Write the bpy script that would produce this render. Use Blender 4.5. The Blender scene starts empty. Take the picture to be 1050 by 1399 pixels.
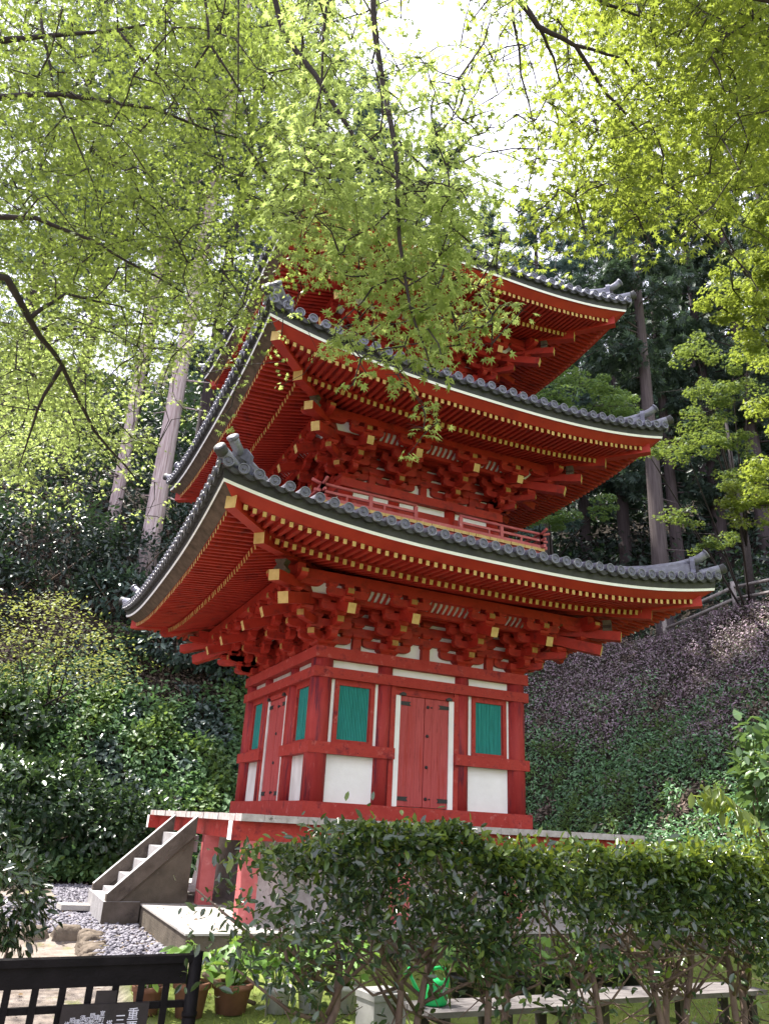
import bpy, math, random
import numpy as np
from mathutils import Matrix, Vector, noise

R = math.radians
rng = np.random.default_rng(7)
random.seed(7)
SC = bpy.context.scene
COL = SC.collection

# ------------------------------------------------------------------ camera
CAM = np.array([-5.81061673, -12.74175221, -0.04087061])
YAW, PITCH, ROLL = R(24.31983946), R(22.06720304), R(3.09027103)
FPX, PW, PH = 1052.0, 1050.0, 1399.0
cf = np.array([math.sin(YAW) * math.cos(PITCH), math.cos(YAW) * math.cos(PITCH), math.sin(PITCH)])
cr0 = np.array([math.cos(YAW), -math.sin(YAW), 0.0])
cu0 = np.cross(cr0, cf)
crt = math.cos(ROLL) * cr0 + math.sin(ROLL) * cu0
cup = -math.sin(ROLL) * cr0 + math.cos(ROLL) * cu0
cam_d = bpy.data.cameras.new('camera')
cam = bpy.data.objects.new('camera', cam_d)
COL.objects.link(cam)
cam.matrix_world = Matrix(((crt[0], cup[0], -cf[0], CAM[0]), (crt[1], cup[1], -cf[1], CAM[1]),
                           (crt[2], cup[2], -cf[2], CAM[2]), (0, 0, 0, 1)))
cam_d.sensor_fit = 'VERTICAL'
cam_d.sensor_height = 36.0
cam_d.lens = 36.0 * FPX / PH
cam_d.clip_end = 2000
cam_d.clip_start = 0.05
SC.camera = cam

# ------------------------------------------------------------------ light
SUN_DIR = Vector((-0.32, 0.34, 0.885)).normalized()      # towards the sun
sun_el = math.asin(SUN_DIR.z)
sun_az = math.atan2(SUN_DIR.x, SUN_DIR.y)
world = bpy.data.worlds.new('World')
SC.world = world
world.use_nodes = True
nt = world.node_tree
nt.nodes.clear()
w_out = nt.nodes.new('ShaderNodeOutputWorld')
w_bg = nt.nodes.new('ShaderNodeBackground')
w_sky = nt.nodes.new('ShaderNodeTexSky')
w_sky.sky_type = 'NISHITA'
w_sky.sun_disc = False
w_sky.sun_elevation = sun_el
w_sky.sun_rotation = sun_az
w_mix = nt.nodes.new('ShaderNodeMix')
w_mix.data_type = 'RGBA'
w_mix.inputs[0].default_value = 0.72                     # a sky mostly under thin bright cloud
w_mix.inputs[7].default_value = (10.6, 10.4, 12.2, 1)
nt.links.new(w_sky.outputs[0], w_mix.inputs[6])
nt.links.new(w_mix.outputs[2], w_bg.inputs[0])
w_bg.inputs[1].default_value = 0.085
nt.links.new(w_bg.outputs[0], w_out.inputs[0])
sun_d = bpy.data.lights.new('sun', 'SUN')
sun_d.energy = 5.0
sun_d.angle = R(0.5)
sun_d.color = (1.0, 0.95, 0.86)
sun = bpy.data.objects.new('sun', sun_d)
COL.objects.link(sun)
sun.rotation_euler = SUN_DIR.to_track_quat('Z', 'Y').to_euler()
sun.location = (-20, 0, 40)
SC.view_settings.view_transform = 'Standard'
SC.view_settings.look = 'None'
SC.view_settings.gamma = 1.0
SC.view_settings.exposure = 1.68
SC.render.engine = 'CYCLES'
SC.cycles.max_bounces = 7
SC.cycles.diffuse_bounces = 4
SC.cycles.glossy_bounces = 2
SC.cycles.transmission_bounces = 4
SC.cycles.transparent_max_bounces = 4
SC.cycles.use_denoising = True
SC.cycles.sample_clamp_indirect = 6.0


# ------------------------------------------------------------------ helpers
def ray(u, v):
    return cf + (u - PW / 2) / FPX * crt - (v - PH / 2) / FPX * cup


def at(u, v, t):
    """the point that stands t metres deep behind a spot of the photograph"""
    return CAM + ray(u, v) * t


def unit(a):
    a = np.asarray(a, float)
    return a / (np.linalg.norm(a, axis=-1, keepdims=True) + 1e-12)


def tag(o, label=None, cat=None, group=None, kind=None):
    if label: o['label'] = label
    if cat: o['category'] = cat
    if group: o['group'] = group
    if kind: o['kind'] = kind
    return o


def empty(name, loc=(0, 0, 0), rz=0.0, parent=None):
    o = bpy.data.objects.new(name, None)
    COL.objects.link(o)
    o.location = loc
    o.rotation_euler = (0, 0, rz)
    o.empty_display_size = 0.2
    if parent: o.parent = parent
    return o


def copy_tree(o, parent=None):
    c = o.copy()
    COL.objects.link(c)
    if parent: c.parent = parent
    for ch in list(o.children):
        copy_tree(ch, c)
    return c


class MB:
    """collects shapes; build() links them as ONE mesh object"""
    def __init__(s, M=None):
        s.v, s.f, s.mi, s.sm, s.mats = [], [], [], [], []
        s.M = M or Matrix.Identity(4)

    def m(s, mat):
        if mat not in s.mats: s.mats.append(mat)
        return s.mats.index(mat)

    def add(s, vs, fs, mat, smooth=False, mats=None):
        b = len(s.v)
        M = s.M
        for p in vs:
            s.v.append(tuple(M @ Vector(p)))
        i = s.m(mat)
        for k, f in enumerate(fs):
            s.f.append(tuple(b + q for q in f))
            s.mi.append(i if not mats or mats.get(k) is None else s.m(mats[k]))
            s.sm.append(smooth)

    def box(s, x0, x1, y0, y1, z0, z1, mat, mats=None):
        s.add([(x0, y0, z0), (x1, y0, z0), (x1, y1, z0), (x0, y1, z0), (x0, y0, z1), (x1, y0, z1), (x1, y1, z1), (x0, y1, z1)],
              [(0, 3, 2, 1), (4, 5, 6, 7), (0, 1, 5, 4), (1, 2, 6, 5), (2, 3, 7, 6), (3, 0, 4, 7)], mat, mats=mats)

    def bar(s, p0, p1, w, h, mat, end=None, up=(0, 0, 1), start=None):
        """a straight timber; w across, h along up; the face at p1 may have its own material"""
        p0, p1 = np.array(p0, float), np.array(p1, float)
        a = unit(p1 - p0)
        upv = np.array(up, float)
        x = unit(np.cross(a, upv))
        z = np.cross(x, a)
        vs = []
        for p in (p0, p1):
            for sx, sz in ((-1, -1), (1, -1), (1, 1), (-1, 1)):
                vs.append(p + x * sx * w / 2 + z * sz * h / 2)
        s.add(vs, [(3, 2, 1, 0), (4, 5, 6, 7), (0, 1, 5, 4), (1, 2, 6, 5), (2, 3, 7, 6), (3, 0, 4, 7)], mat, mats={1: end, 0: start})

    def tube(s, pts, rad, mat, n=8, smooth=True, cap=True):
        pts = [np.array(p, float) for p in pts]
        rad = list(rad) if hasattr(rad, '__len__') else [rad] * len(pts)
        vs, fs = [], []
        ref = None
        for i, p in enumerate(pts):
            a = unit(pts[min(i + 1, len(pts) - 1)] - pts[max(i - 1, 0)])
            if ref is None:
                ref = np.array((0, 0, 1.0)) if abs(a[2]) < 0.9 else np.array((1.0, 0, 0))
            x = unit(np.cross(a, ref)); y = np.cross(x, a); ref = y
            for k in range(n):
                t = 2 * math.pi * k / n
                vs.append(p + rad[i] * (math.cos(t) * x + math.sin(t) * y))
        for i in range(len(pts) - 1):
            for k in range(n):
                k2 = (k + 1) % n
                fs.append((i * n + k, i * n + k2, (i + 1) * n + k2, (i + 1) * n + k))
        if cap:
            fs.append(tuple(range(n - 1, -1, -1)))
            fs.append(tuple((len(pts) - 1) * n + k for k in range(n)))
        s.add(vs, fs, mat, smooth)

    def lathe(s, prof, mat, n=16, c=(0, 0, 0), smooth=True):
        vs, fs = [], []
        for r, z in prof:
            for k in range(n):
                t = 2 * math.pi * k / n
                vs.append((c[0] + r * math.cos(t), c[1] + r * math.sin(t), c[2] + z))
        for i in range(len(prof) - 1):
            for k in range(n):
                k2 = (k + 1) % n
                fs.append((i * n + k, i * n + k2, (i + 1) * n + k2, (i + 1) * n + k))
        fs.append(tuple(range(n - 1, -1, -1)))
        fs.append(tuple((len(prof) - 1) * n + k for k in range(n)))
        s.add(vs, fs, mat, smooth)

    def prism(s, poly, o, ax, az, width, mat, ends=None):
        """poly in the plane ax/az through o, extruded by width either side of the plane; ends: {edge index: material}"""
        o, ax, az = (np.array(q, float) for q in (o, ax, az))
        d = unit(np.cross(ax, az)) * width / 2
        n = len(poly)
        vs = [o + ax * a + az * b - d for a, b in poly] + [o + ax * a + az * b + d for a, b in poly]
        fs = [tuple(range(n)), tuple(range(2 * n - 1, n - 1, -1))]
        mm = {}
        for i in range(n):
            j = (i + 1) % n
            fs.append((j, i, n + i, n + j))
            if ends and i in ends: mm[2 + i] = ends[i]
        s.add(vs, fs, mat, mats=mm)

    def sheet(s, rows, mat, smooth=True, flip=False):
        n = len(rows[0])
        vs = [p for r in rows for p in r]
        fs = []
        for i in range(len(rows) - 1):
            for k in range(n - 1):
                q = (i * n + k, i * n + k + 1, (i + 1) * n + k + 1, (i + 1) * n + k)
                fs.append(q[::-1] if flip else q)
        s.add(vs, fs, mat, smooth)

    def build(s, name, parent=None, loc=None):
        me = bpy.data.meshes.new(name)
        me.from_pydata(s.v, [], s.f)
        for m in s.mats: me.materials.append(m)
        me.polygons.foreach_set('material_index', s.mi)
        me.polygons.foreach_set('use_smooth', s.sm)
        me.update()
        o = bpy.data.objects.new(name, me)
        COL.objects.link(o)
        if parent: o.parent = parent
        if loc is not None: o.location = loc
        return o


def leaf_mesh(name, P, D, N, S, tmpl, mat, parent=None, mats=None, midx=None):
    """many small leaves as one mesh; P places, D directions, N upper sides, S sizes; tmpl = (verts, faces)"""
    P = np.asarray(P, float); S = np.asarray(S, float)
    n = len(P)
    tv = np.array(tmpl[0], float); tf = tmpl[1]
    X = unit(D)
    N = np.asarray(N, float)
    Z = unit(N - (N * X).sum(1, keepdims=True) * X)
    Y = np.cross(Z, X)
    V = (P[:, None, :] + S[:, None, None] * (tv[None, :, 0, None] * X[:, None, :] + tv[None, :, 1, None] * Y[:, None, :] + tv[None, :, 2, None] * Z[:, None, :]))
    m = len(tv)
    loops_t = np.array([i for f in tf for i in f])
    lens_t = np.array([len(f) for f in tf])
    nl = len(loops_t)
    LV = (loops_t[None, :] + (np.arange(n) * m)[:, None]).ravel()
    LT = np.tile(lens_t, n)
    LS = np.concatenate([[0], np.cumsum(LT)[:-1]])
    me = bpy.data.meshes.new(name)
    me.vertices.add(n * m)
    me.vertices.foreach_set('co', V.ravel().astype(np.float32))
    me.loops.add(n * nl)
    me.loops.foreach_set('vertex_index', LV.astype(np.int32))
    me.polygons.add(len(LT))
    me.polygons.foreach_set('loop_start', LS.astype(np.int32))
    me.polygons.foreach_set('loop_total', LT.astype(np.int32))
    for q in (mats or [mat]): me.materials.append(q)
    if midx is not None:
        me.polygons.foreach_set('material_index', np.repeat(np.asarray(midx, np.int32), len(tf)))
    me.update(calc_edges=True)
    o = bpy.data.objects.new(name, me)
    COL.objects.link(o)
    if parent: o.parent = parent
    return o


# leaf templates -------------------------------------------------------------
def maple_tmpl():
    lobes = [(-128, .42), (-84, .72), (-42, .93), (0, 1.0), (42, .93), (84, .72), (128, .42)]
    vs = [(0, 0, 0)]
    pts = []
    for i, (a, l) in enumerate(lobes):
        pts.append((a, l))
        if i < len(lobes) - 1:
            pts.append(((a + lobes[i + 1][0]) / 2, .34))
    for a, l in pts:
        vs.append((l * math.cos(R(a)) * .62 + .3 * 0, l * math.sin(R(a)) * .62, -.16 * l * l + (.02 if l < .4 else 0)))
    n = len(pts)
    fs = []
    for i in range(1, n, 2):
        fs.append((0, i, i + 1))
        fs.append((0, i + 1, i + 2))
    return vs, fs


MAPLE = maple_tmpl()
STAR = ([(0, 0, 0)] + [(.62 * l * math.cos(R(a)), .62 * l * math.sin(R(a)), -.16 * l * l) for a, l in ((-100, .66), (-74, .3), (-50, .92), (-25, .34), (0, 1), (25, .34), (50, .92), (74, .3), (100, .66))],
        [(0, 1, 2, 3), (0, 3, 4, 5), (0, 5, 6, 7), (0, 7, 8, 9)])
OVAL = ([(0, 0, 0), (.3, -.2, .05), (.68, -.19, .03), (1, 0, -.08), (.68, .19, .03), (.3, .2, .05)], [(0, 1, 2, 3), (0, 3, 4, 5)])
BROAD = ([(0, 0, 0), (.25, -.27, .06), (.65, -.26, .02), (1, 0, -.12), (.65, .26, .02), (.25, .27, .06)], [(0, 1, 2, 3), (0, 3, 4, 5)])
TINY = ([(0, 0, 0), (.5, -.28, .04), (1, 0, -.05), (.5, .28, .04)], [(0, 1, 2), (0, 2, 3)])


def spray_tmpl():
    vs, fs = [], []
    for k, (a, l) in enumerate(((-62, .6), (-34, .85), (-8, 1.0), (18, .9), (46, .72), (72, .5))):
        b = len(vs)
        c, s_ = math.cos(R(a)), math.sin(R(a))
        w = .085
        vs += [(0, 0, 0), (c * l * .5 - s_ * w, s_ * l * .5 + c * w, -.05), (c * l, s_ * l, -.22 * l), (c * l * .5 + s_ * w, s_ * l * .5 - c * w, -.03)]
        fs += [(b, b + 3, b + 2), (b, b + 2, b + 1)]
    return vs, fs


SPRAY = spray_tmpl()
BLADE = ([(0, -.06, 0), (0, .06, 0), (.6, .04, .05), (1, 0, -.1), (.6, -.04, .05)], [(0, 4, 3, 2, 1)])


# ------------------------------------------------------------------ materials
MATS = {}


def nodes_of(name):
    m = bpy.data.materials.new(name)
    m.use_nodes = True
    t = m.node_tree
    t.nodes.clear()
    o = t.nodes.new('ShaderNodeOutputMaterial')
    return m, t, o


def ramp(t, fac, stops):
    r = t.nodes.new('ShaderNodeValToRGB')
    e = r.color_ramp.elements
    while len(e) < len(stops): e.new(0.5)
    for q, (p, c) in zip(e, stops):
        q.position = p
        q.color = (*c, 1) if len(c) == 3 else c
    t.links.new(fac, r.inputs[0])
    return r.outputs[0]


def noise_fac(t, scale, detail=4, stretch=(1, 1, 1), coord='Object', rough=.6):
    tc = t.nodes.new('ShaderNodeTexCoord')
    mp = t.nodes.new('ShaderNodeMapping')
    mp.inputs['Scale'].default_value = stretch
    n = t.nodes.new('ShaderNodeTexNoise')
    n.inputs['Scale'].default_value = scale
    n.inputs['Detail'].default_value = detail
    n.inputs['Roughness'].default_value = rough
    t.links.new(tc.outputs[coord], mp.inputs[0])
    t.links.new(mp.outputs[0], n.inputs[0])
    return n.outputs[0]


def mixc(t, fac, a, b):
    m = t.nodes.new('ShaderNodeMix')
    m.data_type = 'RGBA'
    for i, q in ((0, fac), (6, a), (7, b)):
        if hasattr(q, 'links'): t.links.new(q, m.inputs[i])
        elif i == 0: m.inputs[0].default_value = q
        else: m.inputs[i].default_value = (*q, 1)
    return m.outputs[2]


def surf(name, stops, scale=4, detail=5, rough=.6, bump=.15, bscale=None, stretch=(1, 1, 1), spec=.4, patches=None, metal=0, coord='Object'):
    """stops: colour ramp over noise; patches: (colour, scale, threshold, softness) worn or stained spots"""
    m, t, o = nodes_of(name)
    b = t.nodes.new('ShaderNodeBsdfPrincipled')
    c = ramp(t, noise_fac(t, scale, detail, stretch, coord), stops)
    for p in (patches or []):
        pc, ps, th, so = p[:4]
        f = noise_fac(t, ps, 6, p[4] if len(p) > 4 else stretch, coord, .7)
        c = mixc(t, ramp(t, f, [(th, (0, 0, 0)), (min(th + so, 1), (1, 1, 1))]), c, pc)
    t.links.new(c, b.inputs['Base Color'])
    b.inputs['Roughness'].default_value = rough
    b.inputs['Specular IOR Level'].default_value = spec
    b.inputs['Metallic'].default_value = metal
    if bump:
        bp = t.nodes.new('ShaderNodeBump')
        bp.inputs['Strength'].default_value = bump
        bp.inputs['Distance'].default_value = .02
        t.links.new(noise_fac(t, bscale or scale * 4, 6, stretch, coord, .65), bp.inputs['Height'])
        t.links.new(bp.outputs[0], b.inputs['Normal'])
    t.links.new(b.outputs[0], o.inputs[0])
    MATS[name] = m
    return m


def leafmat(name, cols, trans=.4, rough=.45, spec=.4, tcol=None, big=None):
    """cols: ramp over a random number per leaf; tcol: tint of the light that passes through; big: (colour, scale, threshold, softness) for
    patches of another colour of leaf"""
    m, t, o = nodes_of(name)
    g = t.nodes.new('ShaderNodeNewGeometry')
    n = len(cols)
    c = ramp(t, g.outputs['Random Per Island'], [(i / max(n - 1, 1), q) for i, q in enumerate(cols)])
    if big:
        f = noise_fac(t, big[1], 3)
        c = mixc(t, ramp(t, f, [(big[2], (0, 0, 0)), (big[2] + big[3], (1, 1, 1))]), c, big[0])
    b = t.nodes.new('ShaderNodeBsdfPrincipled')
    b.inputs['Roughness'].default_value = rough
    b.inputs['Specular IOR Level'].default_value = spec
    t.links.new(c, b.inputs['Base Color'])
    if trans:
        tr = t.nodes.new('ShaderNodeBsdfTranslucent')
        c2 = mixc(t, .6, c, tcol) if tcol else c
        t.links.new(c2, tr.inputs[0])
        mx = t.nodes.new('ShaderNodeMixShader')
        mx.inputs[0].default_value = trans
        t.links.new(b.outputs[0], mx.inputs[1])
        t.links.new(tr.outputs[0], mx.inputs[2])
        t.links.new(mx.outputs[0], o.inputs[0])
    else:
        t.links.new(b.outputs[0], o.inputs[0])
    MATS[name] = m
    return m


M_red = surf('vermilion_paint', [(.25, (.27, .016, .010)), (.75, (.41, .032, .017))], 3.5, 7, .55, .2, 30, (1, 1, 1), .3,
             [((.12, .012, .012), 5, .52, .22), ((.38, .06, .05), 8, .60, .2)])
M_redw = surf('weathered_red_paint', [(.25, (.29, .026, .021)), (.75, (.43, .056, .045))], 5, 8, .68, .35, 40, (1, 1, 1), .2,
              [((.15, .016, .022), 5, .53, .16), ((.50, .16, .145), 9, .58, .18), ((.08, .012, .016), 17, .64, .08)])
M_redcol = surf('worn_column_paint', [(.25, (.28, .024, .024)), (.75, (.40, .046, .042))], 5, 6, .6, .3, 40, (3, 3, .5), .25,
                [((.12, .02, .035), 4, .50, .14, (3, 3, .3)), ((.48, .14, .13), 9, .60, .2, (3, 3, .6))])
M_reddoor = surf('door_paint', [(.25, (.33, .048, .050)), (.75, (.47, .092, .092))], 8, 8, .62, .35, 60, (4, 4, .3), .25,
                 [((.36, .034, .026), 3, .52, .2), ((.16, .02, .022), 7, .58, .12, (5, 5, .35)), ((.55, .20, .19), 9, .62, .12, (6, 6, .3))])
M_redroof = surf('eave_red_paint', [(.3, (.30, .019, .012)), (.7, (.42, .034, .017))], 2.5, 7, .55, .15, 30, (1, 1, 1), .35,
                 [((.30, .03, .015), 5, .66, .2)])
M_redpink = surf('faded_rail_paint', [(.3, (.38, .075, .078)), (.7, (.50, .14, .14))], 6, 6, .6, .2, 40, (1, 1, 1), .3,
                 [((.66, .36, .36), 6, .62, .2)])
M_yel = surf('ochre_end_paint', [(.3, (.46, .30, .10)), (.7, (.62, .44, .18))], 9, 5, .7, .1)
M_yeld = surf('deep_shaded_ochre_paint', [(.3, (.24, .115, .03)), (.7, (.38, .20, .055))], 9, 5, .7, .1)  # bracket arm ends: ochre darkened to hold the shade under the eaves
M_yelm = surf('shaded_ochre_paint', [(.3, (.40, .25, .075)), (.7, (.54, .36, .13))], 9, 5, .7, .1)  # inner rafter tips: eave shade mixed into the ochre
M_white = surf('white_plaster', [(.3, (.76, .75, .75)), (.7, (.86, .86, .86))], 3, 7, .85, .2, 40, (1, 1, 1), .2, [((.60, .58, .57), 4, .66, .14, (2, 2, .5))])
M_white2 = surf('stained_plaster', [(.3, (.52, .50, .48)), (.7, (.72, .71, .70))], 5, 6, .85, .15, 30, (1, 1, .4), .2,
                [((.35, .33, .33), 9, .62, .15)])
M_whitew = surf('white_eave_paint', [(.3, (.78, .78, .77)), (.7, (.86, .86, .86))], 4, 6, .6, .1, 30, (1, 1, 1), .3,
                [((.50, .50, .47), 5, .68, .12)])
M_teal = surf('green_shutter_paint', [(.3, (.014, .17, .155)), (.7, (.035, .33, .30))], 14, 6, .65, .5, 40, (6, 6, .25), .25, [((.01, .08, .08), 10, .62, .1, (8, 8, .25))])
M_tile = surf('grey_roof_tile', [(.25, (.085, .087, .115)), (.75, (.21, .215, .27))], 9, 7, .34, .25, 40, (1, 1, 1), .6,
              [((.40, .40, .44), 9, .60, .12), ((.06, .062, .06), 5, .62, .12)])
M_tileend = surf('tile_end', [(.3, (.065, .066, .10)), (.7, (.13, .132, .185))], 18, 6, .45, .25, 60, (1, 1, 1), .5)
M_tiled = surf('dark_tile_edge', [(.3, (.022, .022, .026)), (.7, (.05, .05, .052))], 6, 6, .6, .3, 40, (1, 1, 1), .4,
               [((.05, .065, .025), 4, .66, .1)])
M_brown = surf('brown_board', [(.3, (.055, .040, .032)), (.7, (.13, .095, .075))], 8, 6, .75, .3, 40, (1, 1, 1), .2)
M_iron = surf('black_iron', [(.3, (.012, .012, .016)), (.7, (.03, .03, .035))], 20, 4, .5, .2)
M_boards = surf('veranda_boards', [(.3, (.30, .26, .25)), (.7, (.50, .46, .45))], 9, 7, .8, .4, 50, (1, 1, 1), .2,
                [((.10, .085, .08), 12, .60, .1)])
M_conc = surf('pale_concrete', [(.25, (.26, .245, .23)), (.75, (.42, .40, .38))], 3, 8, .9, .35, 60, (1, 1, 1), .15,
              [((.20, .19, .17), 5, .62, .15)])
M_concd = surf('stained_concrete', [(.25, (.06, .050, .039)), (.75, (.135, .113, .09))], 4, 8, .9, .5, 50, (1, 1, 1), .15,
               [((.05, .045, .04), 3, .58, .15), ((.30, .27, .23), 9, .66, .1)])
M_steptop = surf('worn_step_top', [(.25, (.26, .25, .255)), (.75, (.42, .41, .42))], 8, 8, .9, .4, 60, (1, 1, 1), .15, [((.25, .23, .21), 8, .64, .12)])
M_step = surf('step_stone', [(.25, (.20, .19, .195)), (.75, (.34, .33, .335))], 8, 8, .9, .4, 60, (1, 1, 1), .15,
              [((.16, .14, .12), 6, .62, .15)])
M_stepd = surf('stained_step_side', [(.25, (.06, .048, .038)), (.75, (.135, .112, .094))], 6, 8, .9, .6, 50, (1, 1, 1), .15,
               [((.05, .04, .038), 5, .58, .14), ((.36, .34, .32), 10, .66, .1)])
M_rock = surf('edging_rock', [(.25, (.07, .055, .045)), (.75, (.20, .165, .13))], 7, 8, .9, .9, 24, (1, 1, 1), .15,
              [((.07, .075, .04), 4, .62, .15)])
M_pebble = leafmat('pebble_stone', [(.09, .085, .105), (.19, .18, .21), (.14, .135, .16), (.27, .26, .29)], 0, .8, .25)
M_lattice = surf('dark_lattice_wood', [(.3, (.003, .0025, .003)), (.7, (.008, .0065, .0075))], 9, 6, .6, .3, 40, (1, 1, 1), .12)
M_sign = surf('dark_sign_board', [(.3, (.010, .007, .008)), (.7, (.020, .014, .015))], 9, 6, .6, .2)
M_letter = surf('pale_lettering', [(.3, (.50, .50, .58)), (.7, (.66, .66, .72))], 30, 3, .7, 0)
M_bench = surf('grey_bench_boards', [(.3, (.09, .08, .08)), (.7, (.20, .185, .185))], 7, 7, .8, .4, 40, (.6, 6, 1), .2,
               [((.12, .10, .10), 9, .62, .12, (1, 8, 1))])
M_benchleg = surf('dark_bench_wood', [(.3, (.022, .018, .016)), (.7, (.05, .04, .036))], 9, 6, .7, .3)
M_terra = surf('terracotta', [(.3, (.15, .065, .042)), (.7, (.24, .11, .07))], 8, 6, .85, .2)
M_potg = surf('pale_pot', [(.3, (.32, .31, .32)), (.7, (.48, .47, .48))], 8, 6, .7, .2, 40, (1, 1, 1), .3, [((.15, .14, .13), 6, .62, .15)])
M_potb = surf('black_pot', [(.3, (.018, .018, .02)), (.7, (.035, .035, .04))], 8, 4, .45, .1)
M_soil = surf('potting_soil', [(.3, (.03, .02, .015)), (.7, (.06, .04, .03))], 30, 6, .95, .5)
M_can = surf('green_plastic', [(.3, (.010, .42, .10)), (.7, (.016, .50, .13))], 3, 2, .32, 0, None, (1, 1, 1), .5)
M_box = surf('pale_box_paint', [(.3, (.20, .195, .19)), (.7, (.30, .295, .285))], 3, 6, .7, .15)
M_twig = surf('maple_bark', [(.3, (.015, .011, .011)), (.7, (.042, .032, .031))], 12, 6, .85, .4)
M_stem = surf('shrub_bark', [(.3, (.09, .06, .045)), (.7, (.20, .14, .105))], 14, 6, .85, .4, 60, (2, 2, .6))
M_barkp = surf('pale_sunlit_cedar_bark', [(.3, (.24, .17, .165)), (.7, (.62, .53, .53))], 3, 8, .9, 1.0, 8, (7, 7, .25), .15,
               [((.08, .05, .045), 2.5, .60, .10, (7, 7, .3))])  # pale bark brightened further, sunlight on the trunk is put into the colour
M_bark = surf('shaded_cedar_bark', [(.25, (.028, .021, .023)), (.75, (.085, .068, .070))], 3, 8, .9, 1.0, 8, (6, 6, .3), .15)  # darker copy of grey_cedar_bark with the forest shade in its colour
M_barkm = surf('grey_cedar_bark', [(.25, (.040, .031, .032)), (.75, (.115, .095, .096))], 3, 8, .9, 1.0, 8, (6, 6, .3), .15)  # lighter copy for the one trunk outside the deep shade
M_rail = surf('grey_rail_wood', [(.3, (.16, .14, .13)), (.7, (.30, .27, .26))], 8, 6, .85, .3)

L_maple = leafmat('maple_leaf', [(.030, .060, .020), (.050, .090, .024), (.095, .145, .034), (.060, .105, .03)], .50, .42, .4, (.48, .60, .10))
L_mapler = leafmat('bright_maple_leaf', [(.055, .092, .016), (.090, .130, .020), (.14, .18, .026), (.07, .11, .02)], .50, .40, .5, (.47, .56, .075))
L_maplec = leafmat('sunlit_maple_leaf', [(.085, .135, .034), (.12, .18, .040), (.16, .22, .046), (.10, .16, .036)], .56, .42, .4, (.68, .82, .24))  # maple leaf brightened so the sprays look sunlit, the light is in the colour
L_maplef = leafmat('far_maple_leaf', [(.030, .065, .022), (.050, .100, .028), (.080, .135, .032), (.04, .08, .025)], .35, .55, .3, (.40, .50, .08))
L_hedge = leafmat('hedge_leaf', [(.014, .028, .015), (.026, .052, .020), (.045, .082, .026), (.016, .032, .02), (.085, .125, .03)], .18, .22, .75, (.20, .30, .03))
L_hedgelit = leafmat('fresh_sunlit_hedge_leaf', [(.08, .14, .025), (.12, .19, .03), (.065, .12, .025), (.15, .20, .035)], .35, .35, .5, (.40, .45, .04))  # fresh growth and, by its colour, sunlight on the hedge
L_camel = leafmat('camellia_leaf', [(.012, .026, .012), (.020, .042, .016), (.030, .055, .018)], .1, .25, .6, (.1, .2, .02))
L_dark = leafmat('dark_shrub_leaf', [(.016, .028, .022), (.026, .044, .034), (.040, .062, .046)], .12, .4, .5, (.1, .2, .05))
L_rhodo = leafmat('rhododendron_leaf', [(.030, .058, .050), (.050, .085, .068), (.075, .115, .085)], .12, .35, .5, (.1, .2, .05))
L_yel = leafmat('yellow_green_leaf', [(.16, .21, .085), (.22, .27, .11), (.13, .17, .08), (.28, .31, .15)], .35, .5, .3, (.40, .42, .06))
L_bankl = leafmat('bank_leaf', [(.06, .125, .055), (.10, .19, .08), (.15, .265, .115), (.035, .075, .04)], .3, .55, .28, (.22, .4, .1))
L_bankr = leafmat('bank_ivy_leaf', [(.065, .145, .072), (.11, .225, .10), (.16, .31, .135), (.04, .085, .05)], .25, .38, .5, (.2, .4, .08))
L_purp = leafmat('bank_purple_leaf', [(.19, .125, .165), (.26, .175, .225), (.21, .16, .175), (.36, .29, .33), (.16, .14, .11), (.08, .11, .06)], .1, .6, .3)
L_litter = leafmat('leaf_litter', [(.12, .085, .070), (.20, .15, .125), (.09, .075, .05), (.15, .12, .11)], .05, .8, .2)
L_dry = leafmat('dry_leaf', [(.10, .06, .03), (.18, .11, .05), (.14, .12, .05), (.07, .045, .03)], .05, .7, .2)
L_broad = leafmat('broad_leaf', [(.030, .065, .028), (.050, .10, .038), (.075, .135, .050), (.11, .18, .07)], .22, .4, .45, (.25, .4, .08))
L_shade = leafmat('shade_broad_leaf', [(.014, .032, .018), (.024, .050, .024), (.038, .072, .030), (.018, .038, .022), (.075, .13, .05)], .15, .32, .55, (.2, .35, .08))  # broad_leaf darkened, shade at the hill foot is put into the colour
L_pot = leafmat('potted_leaf', [(.12, .24, .05), (.17, .31, .06), (.10, .20, .05), (.22, .36, .08)], .4, .45, .4, (.42, .6, .08))
L_cedar = leafmat('cedar_spray', [(.026, .045, .036), (.038, .062, .048), (.050, .080, .060), (.030, .05, .045)], .15, .6, .3, (.15, .25, .1))
L_cedarb = leafmat('blue_cedar_spray', [(.045, .085, .080), (.065, .115, .10), (.085, .14, .12), (.05, .09, .085)], .2, .6, .3, (.2, .3, .2))  # paler and bluer than cedar_spray, distance haze is put into the colour
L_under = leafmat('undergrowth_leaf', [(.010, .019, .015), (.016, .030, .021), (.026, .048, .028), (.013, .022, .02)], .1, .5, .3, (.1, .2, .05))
L_midg = leafmat('mid_green_leaf', [(.05, .105, .035), (.08, .15, .045), (.11, .19, .055)], .35, .5, .35, (.3, .42, .08))
L_grass = leafmat('lawn_blade', [(.14, .20, .03), (.20, .26, .04), (.11, .16, .03), (.24, .28, .06)], .3, .6, .3, (.4, .45, .06))

# ================================================================== terrain
TX, TY = 5.4, 5.0


def smooth(a, b, x):
    t = np.clip((x - a) / (b - a), 0, 1)
    return t * t * (3 - 2 * t)


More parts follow.
